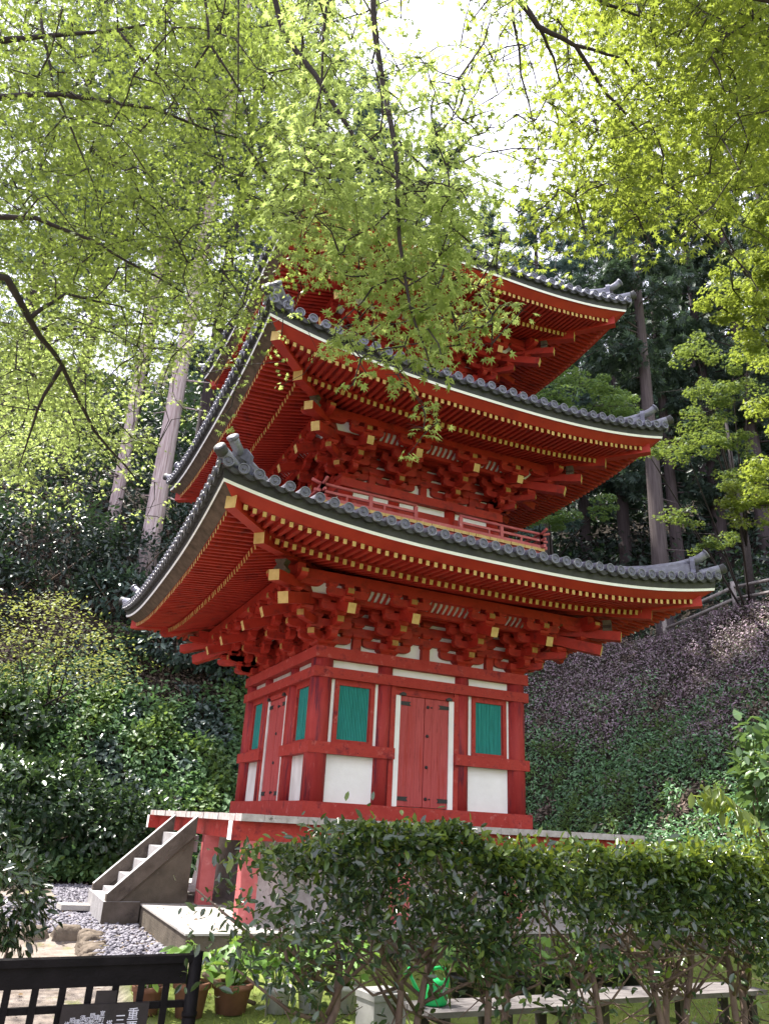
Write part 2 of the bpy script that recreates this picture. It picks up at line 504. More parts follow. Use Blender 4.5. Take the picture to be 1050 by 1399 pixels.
def terrain(x, y):
    x = np.asarray(x, float); y = np.asarray(y, float)
    dx = np.maximum(x - TX, 0) + np.maximum(-9.5 - x, 0) * .45 * smooth(-16, -8, y); dy = np.maximum(y - TY, 0)  # the rise left of the view is added to cut light from that side
    d = np.hypot(dx, dy)
    right = smooth(0.0, 4.0, x - 3.5)
    cap = 8.5 * right + 13.5 * (1 - right)
    flat = 2.6 * right
    h = np.where(d < cap, d * .98, cap * .98 + np.maximum(d - cap - flat, 0) * (.80 * right + .62 * (1 - right)))
    # soften the toe of the bank
    h = np.where(d < .8, .98 * d * d / 1.6 + 0 * h, np.where(d < cap, h - .39, h - .39))
    base = -1.45 - .15 * smooth(4.2, 6.0, -y)
    wob = .16 * np.sin(x * .9 + 1.3 * np.sin(y * .5)) * smooth(1, 4, d) + .12 * np.sin(y * 1.3 + x * .6) * smooth(1, 4, d)
    # lower sandy terrace left of the gravel, in front of the edging stones
    low = smooth(4.42, 4.52, -x) * smooth(1.50, 1.62, -y)
    return base + np.maximum(h, 0) + wob - .12 * low


def terrain_n(x, y):
    e = .05
    zx = (terrain(x + e, y) - terrain(x - e, y)) / (2 * e)
    zy = (terrain(x, y + e) - terrain(x, y - e)) / (2 * e)
    return unit(np.stack([-zx, -zy, np.ones_like(zx)], -1))


def ground_hit(u, v, t0=6.0, t1=80.0):
    d = ray(u, v)
    for t in np.arange(t0, t1, .1):
        p = CAM + d * t
        if p[2] < terrain(p[0], p[1]):
            return p, t
    return CAM + d * t1, t1


def build_ground():
    def axis(lo, hi, dense):
        a = [lo]
        while a[-1] < hi:
            q = a[-1]
            w = dense[0] - q if q < dense[0] else (q - dense[1] if q > dense[1] else 0)
            a.append(q + .22 + max(0, w) * .09)
        return np.array(a)
    xs = axis(-300, 320, (-9, 22)); ys = axis(-120, 420, (-12, 24))
    X, Y = np.meshgrid(xs, ys)
    Z = terrain(X, Y)
    Z = np.minimum(Z, 70 + 0 * Z)
    nx, ny = len(xs), len(ys)
    V = np.stack([X.ravel(), Y.ravel(), Z.ravel()], -1)
    I = np.arange(nx * ny).reshape(ny, nx)
    F = np.stack([I[:-1, :-1].ravel(), I[:-1, 1:].ravel(), I[1:, 1:].ravel(), I[1:, :-1].ravel()], -1)
    me = bpy.data.meshes.new('ground')
    me.vertices.add(len(V)); me.vertices.foreach_set('co', V.ravel())
    me.loops.add(F.size); me.loops.foreach_set('vertex_index', F.ravel())
    me.polygons.add(len(F)); me.polygons.foreach_set('loop_start', np.arange(len(F)) * 4)
    me.polygons.foreach_set('loop_total', np.full(len(F), 4))
    me.polygons.foreach_set('use_smooth', np.ones(len(F), bool))
    me.update(calc_edges=True)
    o = bpy.data.objects.new('ground', me)
    COL.objects.link(o)
    m, t, out = nodes_of('earth')
    b = t.nodes.new('ShaderNodeBsdfPrincipled')
    soil = ramp(t, noise_fac(t, 1.2, 8), [(.3, (.018, .015, .012)), (.7, (.045, .036, .030))])
    sand = ramp(t, noise_fac(t, 5, 8), [(.3, (.13, .105, .088)), (.7, (.26, .225, .20))])
    lawn = ramp(t, noise_fac(t, 3, 8), [(.3, (.07, .10, .025)), (.7, (.16, .19, .05))])
    tc = t.nodes.new('ShaderNodeTexCoord')
    sx = t.nodes.new('ShaderNodeSeparateXYZ')
    t.links.new(tc.outputs['Object'], sx.inputs[0])

    def mrange(val, a, bb):
        q = t.nodes.new('ShaderNodeMapRange')
        q.interpolation_type = 'SMOOTHSTEP'
        q.inputs[1].default_value = a; q.inputs[2].default_value = bb
        t.links.new(val, q.inputs[0])
        return q.outputs[0]
    c = mixc(t, mrange(sx.outputs[1], 3.2, 4.6), sand, soil)
    c = mixc(t, mrange(sx.outputs[0], 4.6, 5.8), c, soil)
    lx = mrange(sx.outputs[0], -4.55, -4.25)
    ly = mrange(sx.outputs[1], -3.6, -4.3)
    mu = t.nodes.new('ShaderNodeMath'); mu.operation = 'MULTIPLY'
    t.links.new(lx, mu.inputs[0]); t.links.new(ly, mu.inputs[1])
    c = mixc(t, mu.outputs[0], c, lawn)
    moss = ramp(t, noise_fac(t, 1.7, 6), [(.58, (0, 0, 0)), (.68, (1, 1, 1))])
    mh = t.nodes.new('ShaderNodeMath'); mh.operation = 'MULTIPLY'
    t.links.new(moss, mh.inputs[0]); t.links.new(mrange(sx.outputs[2], -.6, -1.1), mh.inputs[1])
    c = mixc(t, mh.outputs[0], c, (.13, .15, .035))
    t.links.new(c, b.inputs['Base Color'])
    b.inputs['Roughness'].default_value = .95
    b.inputs['Specular IOR Level'].default_value = .1
    bp = t.nodes.new('ShaderNodeBump'); bp.inputs['Strength'].default_value = .5; bp.inputs['Distance'].default_value = .03
    t.links.new(noise_fac(t, 25, 8), bp.inputs['Height']); t.links.new(bp.outputs[0], b.inputs['Normal'])
    t.links.new(b.outputs[0], out.inputs[0])
    me.materials.append(m)
    tag(o, kind='structure')


build_ground()

# ================================================================== pagoda
PAG = empty('pagoda', (0, 0, 0))
tag(PAG, 'vermilion three storied wooden pagoda with grey tiled roofs and yellow rafter tips', 'pagoda')


def side(k):
    return Matrix.Rotation(R((0, -90, 180, 90)[k]), 4, 'Z')


HJ = lambda L, h: [(-L, h), (L, h), (L, .52 * h), (L * .97, .30 * h), (L * .90, .13 * h), (L * .80, .03 * h), (L * .68, 0),
                   (-L * .68, 0), (-L * .80, .03 * h), (-L * .90, .13 * h), (-L * .97, .30 * h), (-L, .52 * h)]
HJE = {1: M_yel, 2: M_yel, 10: M_yel, 11: M_yel}


def arm1(L0, L1, h):
    """an arm from L0 (square cut) to L1 (rounded below)"""
    q = L1 - (L1 - L0) * .0
    return [(L0, h), (q, h), (q, .5 * h), (q - .012, .28 * h), (q - .04, .1 * h), (q - .09, .01 * h), (q - .13, 0), (L0, 0)]


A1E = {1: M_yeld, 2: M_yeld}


def masu(b, c, ax, ay, w, z0, h, mat, s=1.0):
    """a bearing block: tapered foot, square top"""
    c = np.array(c, float)
    w2 = w / 2
    vs = []
    for ww, zz in ((w2 * .66, 0), (w2 * .76, h * .22), (w2, h * .45), (w2, h)):
        for a, bb in ((-1, -1), (1, -1), (1, 1), (-1, 1)):
            p = c + ax * a * ww + ay * bb * ww
            vs.append((p[0], p[1], z0 + zz))
    fs = [(3, 2, 1, 0), (12, 13, 14, 15)]
    for i in range(3):
        for k in range(4):
            k2 = (k + 1) % 4
            fs.append((i * 4 + k, i * 4 + k2, (i + 1) * 4 + k2, (i + 1) * 4 + k))
    b.add(vs, fs, mat)


def bracket_mesh(s, corner):
    """a three-stepped bracket; local origin on top of the plate over a column, outward is -y"""
    b = MB()
    b.M = Matrix.Scale(s, 4)
    Z = np.array((0, 0, 1.0))
    o1, o2, o3 = .27, .54, .82
    masu(b, (0, 0), np.array((1., 0)), np.array((0, 1.)), .36, 0, .165, M_red)

    def lat(L, z, o, ax, out):
        p = out * o
        b.prism(HJ(L, .115), (p[0], p[1], z), (ax[0], ax[1], 0), Z, .105, M_red)

    def blk(a, o, z, h, ax, out, w=.17):
        p = ax * a + out * o
        masu(b, p, ax, out, w, z, h, M_red)

    def outw(L1, z, out, w=.105):
        b.prism(arm1(-.2, L1, .115), (0, 0, z), (out[0], out[1], 0), Z, w, M_red, A1E)
    faces = [(np.array((1., 0)), np.array((0, -1.)))]
    if corner: faces.append((np.array((0, 1.)), np.array((-1., 0))))
    for ax, out in faces:
        lat(.42, .09, 0, ax, out)
        outw(o1 + .09, .09, out)
        for a in (-.35, 0, .35): blk(a, 0, .195, .075, ax, out)
        blk(0, o1, .195, .075, ax, out)
        lat(.60, .262, 0, ax, out)
        lat(.31, .262, o1, ax, out)
        outw(o2 + .09, .262, out)
        for a in (-.24, 0, .24): blk(a, o1, .372, .085, ax, out, .145)
        for a in (-.50, 0, .50): blk(a, 0, .372, .085, ax, out)
        blk(0, o2, .372, .085, ax, out)
        lat(.42, .452, o1, ax, out)
        lat(.31, .452, o2, ax, out)
        for a in (-.24, .24): blk(a, o2, .53, .07, ax, out, .145)
        for a in (-.35, .35): blk(a, o1, .562, .07, ax, out, .145)
        # tail rafter with its square yellow nose
        p0 = np.append(out * -.1, .79); p1 = np.append(out * 1.03, .405)
        b.bar(p0, p1, .125, .15, M_red, end=M_yel)
        masu(b, out * o3, ax, out, .17, .535, .075, M_red)
        lat(.32, .60, o3, ax, out)
        for a in (-.25, 0, .25): blk(a, o3, .71, .075, ax, out, .145)
        # outward stub carrying the purlin, ochre fronted
        b.prism(arm1(o2 - .1, o3 + .15, .10), (0, 0, .615), (out[0], out[1], 0), Z, .10, M_red, A1E)
    if corner:
        dg = np.array((-.70711, -.70711)); dx = np.array((.70711, -.70711))
        q = math.sqrt(2)
        b.prism(arm1(-.1, o1 * q + .12, .115), (0, 0, .09), (*dg, 0), Z, .11, M_red, A1E)
        masu(b, dg * o1 * q, np.array((1., 0)), np.array((0, 1.)), .19, .195, .075, M_red)
        b.prism(arm1(-.1, o2 * q + .14, .115), (0, 0, .262), (*dg, 0), Z, .11, M_red, A1E)
        masu(b, dg * o2 * q, np.array((1., 0)), np.array((0, 1.)), .19, .372, .085, M_red)
        b.bar((*(dg * -.1), .80), (*(dg * 1.04 * q), .39), .16, .165, M_red, end=M_yel)
        masu(b, dg * o3 * q, np.array((1., 0)), np.array((0, 1.)), .19, .56, .06, M_red)
        b.bar((*(dg * .2), .80), (*(dg * 1.27 * q), .615), .16, .15, M_red, end=M_yel)
        # crossing arms at the outer purlin corner
        for ax, out in faces:
            p = out * o3 + (np.array((-1., 0)) if abs(out[1]) > .5 else np.array((0, -1.))) * o3
            b.prism(HJ(.42, .105), (p[0], p[1], .70), (ax[0], ax[1], 0), Z, .10, M_red, {1: M_yeld, 11: M_yeld})
        # carved dark strut under the hip rafter
        pz = dg * 1.12 * q
        b.prism([(-.07, 0), (.07, 0), (.10, .06), (.05, .12), (.09, .2), (-.09, .2), (-.05, .12), (-.10, .06)], (*pz, .69), (*dx, 0), Z, .14, M_brown)
    return b


def storey(zd, hc, ic, Re, zmid, rise, s, dt, zt, top=False):
    """everything above the plate at zd: brackets, eaves, roof"""
    # --- brackets
    mid_proto = cor_proto = None
    for k in range(4):
        M = side(k)
        for xx in (-ic, ic):
            if mid_proto is None:
                mid_proto = bracket_mesh(s, False).build('bracket', PAG)
                o = mid_proto
            else:
                o = mid_proto.copy(); COL.objects.link(o)
            o.matrix_local = M @ Matrix.Translation((xx, -hc, zd))
        if cor_proto is None:
            cor_proto = bracket_mesh(s, True).build('corner_bracket', PAG)
            o = cor_proto
        else:
            o = cor_proto.copy(); COL.objects.link(o)
        o.matrix_local = M @ Matrix.Translation((-hc, -hc, zd))

    def rz(x, r=Re):
        return rise * (min(abs(x) / Re, 1.02)) ** 2.7

    S = s
    o1, o2, o3 = .27 * S, .54 * S, .82 * S
    for k in range(4):
        M = side(k)
        # --- bracket zone wall: plaster, struts, stacked tie beams
        w = MB(M)
        w.box(-hc, hc, -hc + .02, -hc + .06, zd, zd + 1.05 * S, M_white)
        bw = w.build('bracket_wall', PAG)
        t = MB(M)
        for z in (.262, .452, .63):
            t.box(-hc - .0, hc + .0, -hc - .05, -hc + .015, zd + z * S, zd + (z + .11) * S, M_red)
        t.box(-hc - .02, hc + .02, -hc - .05, -hc + .015, zd + .78 * S, zd + 1.0 * S, M_red)
        for xx in (-(ic + hc) / 2, 0, (ic + hc) / 2):
            hw = .075 * S
            t.prism([(-hw * .9, 0), (hw * .9, 0), (hw * .9, .19 * S), (-hw * .9, .19 * S)], (xx, -hc - .03, zd), (1, 0, 0), (0, 0, 1), .09, M_red)
            for z in (.19, .372, .562):
                masu(t, (xx, -hc - .03), np.array((1., 0)), np.array((0, 1.)), .17 * S, zd + z * S, .075 * S, M_red)
        # stepped beams running along the side
        t.box(-hc - o1, hc + o1, -hc - o1 - .05, -hc - o1 + .05, zd + .632 * S, zd + .74 * S, M_red)
        t.box(-hc - o2, hc + o2, -hc - o2 - .048, -hc - o2 + .052, zd + .60 * S, zd + .675 * S, M_red)
        # flat ceiling between the wall and the second step
        t.box(-hc - o2, hc + o2, -hc - o2, -hc - .052, zd + .742 * S, zd + .765 * S, M_red)
        t.box(-hc - o2, hc + o2, -hc - o2 + .04, -hc - o2 + .052, zd + .675 * S, zd + .742 * S, M_red)
        # purlin
        t.box(-hc - o3 - .25, hc + o3 + .25, -hc - o3 - .06, -hc - o3 + .06, zd + .785 * S, zd + .93 * S, M_red)
        t.build('tie_beams', PAG)
        r = MB(M)
        # sloped white rib panel
        za, zb = zd + .676 * S, zd + .925 * S
        ya, yb = -hc - o2 - .01, -hc - o3 + .055
        r.add([(-hc - o2, ya, za), (hc + o2, ya, za), (hc + o3, yb, zb), (-hc - o3, yb, zb)], [(0, 1, 2, 3)], M_white)
        nrib = int(2 * hc / .098)
        for i in range(nrib + 1):
            xx = -hc + 2 * hc * i / nrib
            pts = [(xx, ya - .035, za - .01), (xx, (ya + yb) / 2 - .055, (za + zb) / 2 - .045), (xx, yb - .02, zb - .02)]
            for a, c in ((0, 1), (1, 2)):
                r.bar(pts[a], pts[c], .040, .026, M_red, up=(0, -.7, .7))
        r.build('rib_panel', PAG)

        # --- rafters
        f = MB(M)
        p_in = .125 * (Re / 4.06)
        dit, dot = Re - .76, Re - .18
        zo, zi = zmid - .13, zmid - .185
        n = int(2 * dot / p_in)
        for i in range(n + 1):
            xx = -dot + .05 + (2 * dot - .1) * i / n
            d0 = max(dit - .22, abs(xx) + .03)
            if d0 < dot - .05:
                j1 = random.uniform(-.006, .006)
                f.bar((xx, -d0, zo + .08 * (dot - d0) + rz(xx)), (xx + j1, -dot - j1, zo + rz(xx) + j1 * .3), .052, .068, M_red, end=M_yel)
            if abs(xx) < dit - .05:
                d1 = max(hc + .15, abs(xx) + .03)
                if d1 < dit - .05:
                    j2 = random.uniform(-.006, .006)
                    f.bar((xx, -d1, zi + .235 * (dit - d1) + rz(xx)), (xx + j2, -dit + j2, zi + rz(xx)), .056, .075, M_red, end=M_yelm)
        f.build('rafters', PAG)
        # --- soffit boards over the rafters, and the eave boards
        e = MB(M)
        NX = 40

        def strip(d0, z0, d1, z1, mat, flip=False):
            rows = [[], []]
            for i in range(NX + 1):
                q = -1 + 2 * i / NX
                rows[0].append((q * d0, -d0, z0 + rz(q * d0)))
                rows[1].append((q * d1, -d1, z1 + rz(q * d1)))
            e.sheet(rows, mat, True, flip)
        red2 = M_brown if k == 1 else M_redroof  # brown on the left side, red on the others
        strip(dit - .02, zo + .08 * (dot - dit) + .036, dot + .01, zo + .036, M_red)
        strip(hc, zi + .235 * (dit - hc) + .039, dit + .02, zi + .039, M_red)
        # small board on the tips of the lower rafters
        strip(dit - .07, zi + .04, dit - .005, zi + .04, M_red)
        strip(dit - .005, zi + .04, dit - .005, zi + .105, M_red)
        # eave board: from the upper rafter tips out to the white strip
        strip(dot - .03, zo + .037, dot + .012, zo + .037, red2)
        strip(dot + .012, zo + .037, Re - .03, zmid, red2)
        e.build('eave_boards', PAG)
        e = MB(M)
        strip(Re - .03, zmid - .001, Re, zmid - .001, red2)
        strip(Re, zmid - .001, Re + .01, zmid + .040, M_whitew)
        e.build('white_eave_strip', PAG)
        # --- tiles
        ro = Re + .06
        zr = zmid + .215
        H = zt - zr

        def zs(x, d):
            tt = np.clip((ro - d) / (ro - dt), 0, 1.3)
            return zr + H * (.72 * tt + .28 * tt * tt) + rz(x) * max(0, 1 - tt) ** .9
        g = MB(M)
        e = g
        strip(Re + .011, zmid + .040, Re + .02, zmid + .165, M_tiled)
        strip(Re + .02, zmid + .165, Re + .055, zmid + .17, M_tiled)
        ND = 12
        rows = []
        for j in range(ND + 1):
            d = ro + (dt - ro) * j / ND
            rows.append([(q * d, -d, zs(q * d, d) - .03) for q in np.linspace(-1, 1, 41)])
        g.sheet(rows, M_tile, True)
        pitch = .205
        nt_ = int(round(2 * (ro - .06) / pitch))
        ht = .066
        for i in range(nt_ + 1):
            xx = -(ro - .06) + 2 * (ro - .06) * i / nt_
            dend = max(dt, abs(xx) + .05)
            lft = random.uniform(-.009, .007)
            # round tile row
            ns = 2 + int((ro - dend) / .3)
            vs, fs, mm = [], [], {}
            na = 7
            for j in range(ns + 1):
                d = ro + .03 + (dend - ro - .03) * j / ns
                z = zs(xx, d) + lft
                for a in range(na):
                    th = math.pi * (-.12 + 1.24 * a / (na - 1))
                    vs.append((xx - ht * math.cos(th), -d, z + .015 + ht * math.sin(th)))
            for j in range(ns):
                for a in range(na - 1):
                    fs.append((j * na + a, j * na + a + 1, (j + 1) * na + a + 1, (j + 1) * na + a))
            g.add(vs, fs, M_tile, True)
            # end disc with raised rim and boss
            zc = zs(xx, ro + .03) + .015 + lft
            for rr, yy, mt in ((.083, -ro - .055, M_tileend),):
                nn = 14
                ring = lambda rad, y: [(xx + rad * math.cos(2 * math.pi * q / nn), y, zc + rad * math.sin(2 * math.pi * q / nn)) for q in range(nn)]
                vs = ring(.072, -ro - .02) + ring(.072, -ro - .055) + ring(.060, -ro - .055) + ring(.055, -ro - .044) + ring(.026, -ro - .044) + ring(.016, -ro - .058)
                fs = []
                for lv in range(5):
                    for q in range(nn):
                        q2 = (q + 1) % nn
                        fs.append((lv * nn + q, (lv + 1) * nn + q, (lv + 1) * nn + q2, lv * nn + q2))
                fs.append(tuple(5 * nn + q for q in range(nn)))
                g.add(vs, fs, mt, mats={q: M_tile for q in range(2 * nn)})
            # pendant edge of the flat tile between two rows
            if i < nt_:
                x2 = xx + pitch * (2 * (ro - .06) / nt_) / pitch
                top_, bot = [], []
                for q in np.linspace(0, 1, 7):
                    xq = xx + (x2 - xx) * q
                    zq = zs(xq, ro)
                    top_.append((xq, -ro - .012, zq + .01 - .03 * math.sin(math.pi * q)))
                    bot.append((xq, -ro - .012, zq - .045 - .045 * math.sin(math.pi * q)))
                g.sheet([top_, bot], M_tiled, False)
                g.sheet([bot, [(p[0], -ro + .06, p[2] + .0) for p in bot]], M_tiled, False)
                g.sheet([[(p[0], -ro + .3, zs(p[0], ro - .3) + .012 - .03 * math.sin(math.pi * q)) for q, p in zip(np.linspace(0, 1, 7), top_)], top_], M_tile, True)
        g.build('roof_tiles', PAG)
        # --- hip ridge on this side's left corner
        h = MB(M)
        cs = []
        for d in np.linspace(dt, ro - .30, 9):
            cs.append((d, zs(d, d)))
        # stacked courses
        wv = [(.13, -.05, .05), (.115, .05, .10), (.10, .10, .15)]
        dg = np.array((-.70711, -.70711)); px = np.array((.70711, -.70711))
        end_lift = lambda d: .10 * smooth(ro - 1.0, ro - .25, d)
        for hw, a0, a1 in wv:
            vs, fs = [], []
            for d, z in cs:
                zl = z + end_lift(d)
                c = np.array((-d, -d))
                for sgn, zz in ((-1, a0), (1, a0), (1, a1), (-1, a1)):
                    p = c + px * sgn * hw
                    vs.append((p[0], p[1], zl + zz if zz > 0 else z + zz))
            for j in range(len(cs) - 1):
                for q in range(4):
                    q2 = (q + 1) % 4
                    fs.append((j * 4 + q, j * 4 + q2, (j + 1) * 4 + q2, (j + 1) * 4 + q))
            fs.append((0, 1, 2, 3)); fs.append(tuple(len(vs) - 4 + q for q in (3, 2, 1, 0)))
            h.add(vs, fs, M_tile)
        pts = [(-d, -d, z + end_lift(d) + .17) for d, z in cs]
        h.tube(pts, .075, M_tile, 8)
        hip = h.build('hip_ridge', PAG)
        # second, lower ridge running out to the very corner
        h = MB(M)
        low = [(d, zs(d, d)) for d in np.linspace(ro - .45, ro + .02, 5)]
        h.tube([(-d, -d, z + .06 + .05 * smooth(ro - .3, ro + .05, d)) for d, z in low], .085, M_tile, 8)
        h.build('corner_tile', hip)
        # end tile: plate, horned top and the round tile that sticks out above it
        d = ro - .30
        z = zs(d, d) + .03
        h = MB(M)
        h.prism([(-.20, -.10), (.20, -.10), (.23, .02), (.17, .10), (.17, .24), (.10, .33), (-.10, .33), (-.17, .24), (-.17, .10), (-.23, .02)],
                (-d - .03, -d - .03, z), (*px, 0), (0, 0, 1), .075, M_tileend)
        h.prism([(-.10, -.04), (.10, -.04), (.12, .12), (.0, .20), (-.12, .12)], (-d - .075, -d - .075, z + .02), (*px, 0), (0, 0, 1), .06, M_tiled)
        h.build('ridge_end_tile', hip)
        h = MB(M)
        a = [(-d + .42, -d + .42, z + .17), (-d + .2, -d + .2, z + .215), (-d - .02, -d - .02, z + .275), (-d - .13, -d - .13, z + .34), (-d - .19, -d - .19, z + .40)]
        h.tube(a, [.058, .060, .064, .068, .070], M_tile, 10)
        tip = np.array(a[-1]); dv = unit(np.array(a[-1]) - np.array(a[-2]))
        h.tube([tip - dv * .005, tip + dv * .022], [.080, .080], M_tile, 12)
        h.tube([tip + dv * .0225, tip + dv * .026], [.058, .056], M_tileend, 12)
        h.build('horn_tile', hip)
        h = MB(M)
        c = np.array((-ro - .015, -ro - .015)); zc = zs(ro, ro) + .11
        up_ = np.array((dg[0] * .93, dg[1] * .93, .36))
        p0 = np.array((*c, zc))
        h.tube([p0 - up_ * .06, p0 + up_ * .10], [.076, .082], M_tiled, 12)
        h.tube([p0 + up_ * .10, p0 + up_ * .112], [.06, .045], M_tileend, 10)
        h.build('corner_round_tile', hip)
        # --- hip rafters
        h = MB(M)
        za_, zb_ = zi + .235 * (dit - hc) + rz(hc) - .03, zi + rz(dit) - .035
        h.bar((-hc, -hc, za_), (-dit - .06, -dit - .06, zb_), .155, .19, M_red, end=M_yel)
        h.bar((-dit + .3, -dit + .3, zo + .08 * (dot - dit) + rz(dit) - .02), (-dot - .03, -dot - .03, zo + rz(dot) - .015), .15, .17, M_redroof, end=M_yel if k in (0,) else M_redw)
        h.build('hip_rafter', PAG)
    if top:
        b = MB()
        z = zt
        b.box(-dt - .05, dt + .05, -dt - .05, dt + .05, z - .05, z + .28, M_iron)
        b.lathe([(.30, z + .28), (.32, z + .42), (.24, z + .58), (.08, z + .66), (.05, z + 4.0), (.02, z + 4.3)], M_iron, 16)
        for i in range(9):
            zz = z + 1.0 + i * .27
            rr = .40 - .022 * i
            b.lathe([(rr - .05, zz - .02), (rr, zz - .03), (rr, zz + .03), (rr - .05, zz + .02)], M_iron, 20)
            for q in range(4):
                an = q * math.pi / 2
                b.bar((0, 0, zz), (rr * math.cos(an), rr * math.sin(an), zz), .03, .03, M_iron)
        b.lathe([(.03, z + 3.7), (.16, z + 3.85), (.16, z + 3.95), (.03, z + 4.1)], M_iron, 14)
        b.build('finial', PAG)


storey(2.41, 1.73, .69, 4.06, 3.42, .33, 1.0, 1.95, 4.33)
storey(5.377, 1.46, .56, 3.653, 6.285, .315, .93, 1.62, 7.12)
storey(8.22, 1.24, .46, 3.343, 9.11, .32, .88, .34, 11.35, top=True)

# --- plates over each body, as a ring of four beams butted at the corners
for zd, ho, hh in ((2.41, 1.905, .17), (5.377, 1.615, .15), (8.22, 1.385, .14)):
    for k in range(4):
        b = MB(side(k))
        b.box(-ho, ho - .36, -ho, -ho + .36, zd - hh, zd, M_redw if zd < 3 else M_red)
        b.build('wall_plate', PAG)

# --- first storey body
HC, IC = 1.73, .69
b = MB()
b.box(-HC + .06, HC - .06, -HC + .06, HC - .06, .05, 2.38, M_white2)
b.build('inner_core', PAG)
for k in range(4):
    M = side(k)
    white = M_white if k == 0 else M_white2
    b = MB(M)
    b.tube([(-HC, -HC, .2), (-HC, -HC, 2.25)], .168, M_redcol, 20)
    b.build('column', PAG)
    for xx in (-IC, IC):
        b = MB(M)
        b.tube([(xx, -HC, .2), (xx, -HC, 2.25)], .135, M_redcol, 18)
        b.build('column', PAG)
    b = MB(M)
    b.box(-1.925, 1.925 - .3, -1.925, -1.625, 0.004, .213, M_redw)
    b.build('sill_beam', PAG)
    b = MB(M)
    b.box(-1.905, 1.905 - .13, -1.905, -1.775, 1.955, 2.108, M_redw)
    b.build('head_beam', PAG)
    for sg in (-1, 1):
        b = MB(M)
        xa, xb = sorted((sg * .53, sg * 1.905))
        if sg == 1: xb = 1.905 - .12
        b.box(xa, xb, -1.905, -1.785, .868, 1.03, M_redw)
        b.build('middle_beam', PAG)
    # plaster fields
    for xa, xb in ((-1.60, -.79), (.79, 1.60)):
        b = MB(M)
        b.box(xa, xb, -HC - .03, -HC + .02, .213, .87, white)
        b.build('plaster_panel', PAG)
    for xa, xb in ((-1.62, -.80), (-.60, .60), (.80, 1.62)):
        b = MB(M)
        b.box(xa, xb, -HC - .04, -HC + .02, 2.106, 2.245, white)
        b.build('plaster_panel', PAG)
    # windows
    for xa, xb in ((-1.525, -.865), (.865, 1.525)):
        w = empty('window', parent=PAG)
        b = MB(M)
        y0, y1 = -HC - .085, -HC + .01
        fw = .068
        b.box(xa, xb, y0, y1, 1.028, 1.085, M_redw)
        b.box(xa, xb, y0, y1, 1.875, 1.957, M_redw)
        b.box(xa, xa + fw, y0, y1, 1.085, 1.875, M_redw)
        b.box(xb - fw, xb, y0, y1, 1.085, 1.875, M_redw)
        # inner bead
        for q in (xa + fw, xb - fw - .018):
            b.box(q, q + .018, y0 + .03, y1, 1.085, 1.875, M_redcol)
        b.build('window_frame', w)
        b = MB(M)
        wa, wb = xa + fw + .018, xb - fw - .018
        b.box(wa, wb, -HC - .030, -HC + .0, 1.085, 1.875, M_teal)
        nsl = 19
        for q in range(nsl):
            xq = wa + (wb - wa) * (q + .5) / nsl
            jz = random.uniform(0, .004)
            b.prism([(-.0095, 0), (.0095, 0), (.0095, .79), (-.0095, .79)], (xq, -HC - .040 - jz, 1.085), (1, 0, 0), (0, 0, 1), .02, M_teal)
        b.build('shutter', w)
        for qa, qb in ((xa - .072, xa - .002), (xb + .002, xb + .062)):
            b = MB(M)
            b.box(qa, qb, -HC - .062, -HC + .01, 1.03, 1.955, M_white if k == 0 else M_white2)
            b.build('plaster_strip', w)
    # doorway
    b = MB(M)
    y0, y1 = -HC - .115, -HC + .01
    for sg in (-1, 1):
        for xa, xb, yy in ((.52, .60, y0), (.60, .64, y0 + .045)):
            p, q = sorted((sg * xa, sg * xb))
            b.box(p, q, yy, y1, .213, 1.955, M_redw)
    b.box(-.52, .52, y0, y1, 1.835, 1.90, M_redw)
    b.box(-.52, .52, y0 + .03, y1, 1.90, 1.954, M_redw)
    b.build('door_frame', PAG)
    for sg in (-1, 1):
        b = MB(M)
        p, q = sorted((sg * .432, sg * .519))
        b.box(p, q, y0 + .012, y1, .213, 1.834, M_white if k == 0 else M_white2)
        b.build('door_jamb', PAG)
    for sg in (-1, 1):
        p, q = sorted((sg * .005, sg * .430))
        b = MB(M)
        for i in range(3):          # three boards, hair gaps
            xa = p + (q - p) * i / 3; xb = p + (q - p) * (i + 1) / 3
            b.box(xa + .0012, xb - .0012, y0 + .030 - .0007 * i, y0 + .075, .225, 1.83, M_reddoor)
        b.box(p, q, y0 + .034, y0 + .08, .222, 1.832, M_redw)
        door = b.build('door', PAG)
        for zc in (.33, 1.72):
            b = MB(M)
            e0, e1 = sg * .430, sg * .245
            m0 = sg * .275
            yy = y0 + .024
            poly = [(e0, -.028), (e0, .028), (e1, .032), (m0, 0), (e1, -.032)]
            if sg == 1: poly = poly[::-1]
            b.prism(poly, (0, yy, zc), (1, 0, 0), (0, 0, 1), .012, M_iron)
            b.build('strap_hinge', door)
        if sg == 1:
            for zc in (.345, .80, 1.26, 1.70):
                b = MB(M)
                b.M = M @ Matrix.Translation((.055, y0 + .028, zc)) @ Matrix.Rotation(R(90), 4, 'X')
                b.lathe([(.026, 0), (.026, .008), (.016, .02), (.004, .024)], M_iron, 12)
                b.build('door_stud', door)
            for zc in (.345, 1.70):
                b = MB(M)
                b.M = M @ Matrix.Translation((.12, y0 + .028, zc)) @ Matrix.Rotation(R(90), 4, 'X')
                b.lathe([(.014, 0), (.012, .008), (.003, .013)], M_iron, 10)
                b.build('door_stud', door)
        b = MB(M)       # pivot block above the leaf
        p2, q2 = sorted((sg * .36, sg * .46))
        b.prism([(p2, 0), (q2, 0), (q2, .03), ((p2 + q2) / 2, .052), (p2, .03)], (0, y0 - .012, 1.832), (1, 0, 0), (0, 0, 1), .05, M_iron)
        b.build('door_pivot', door)

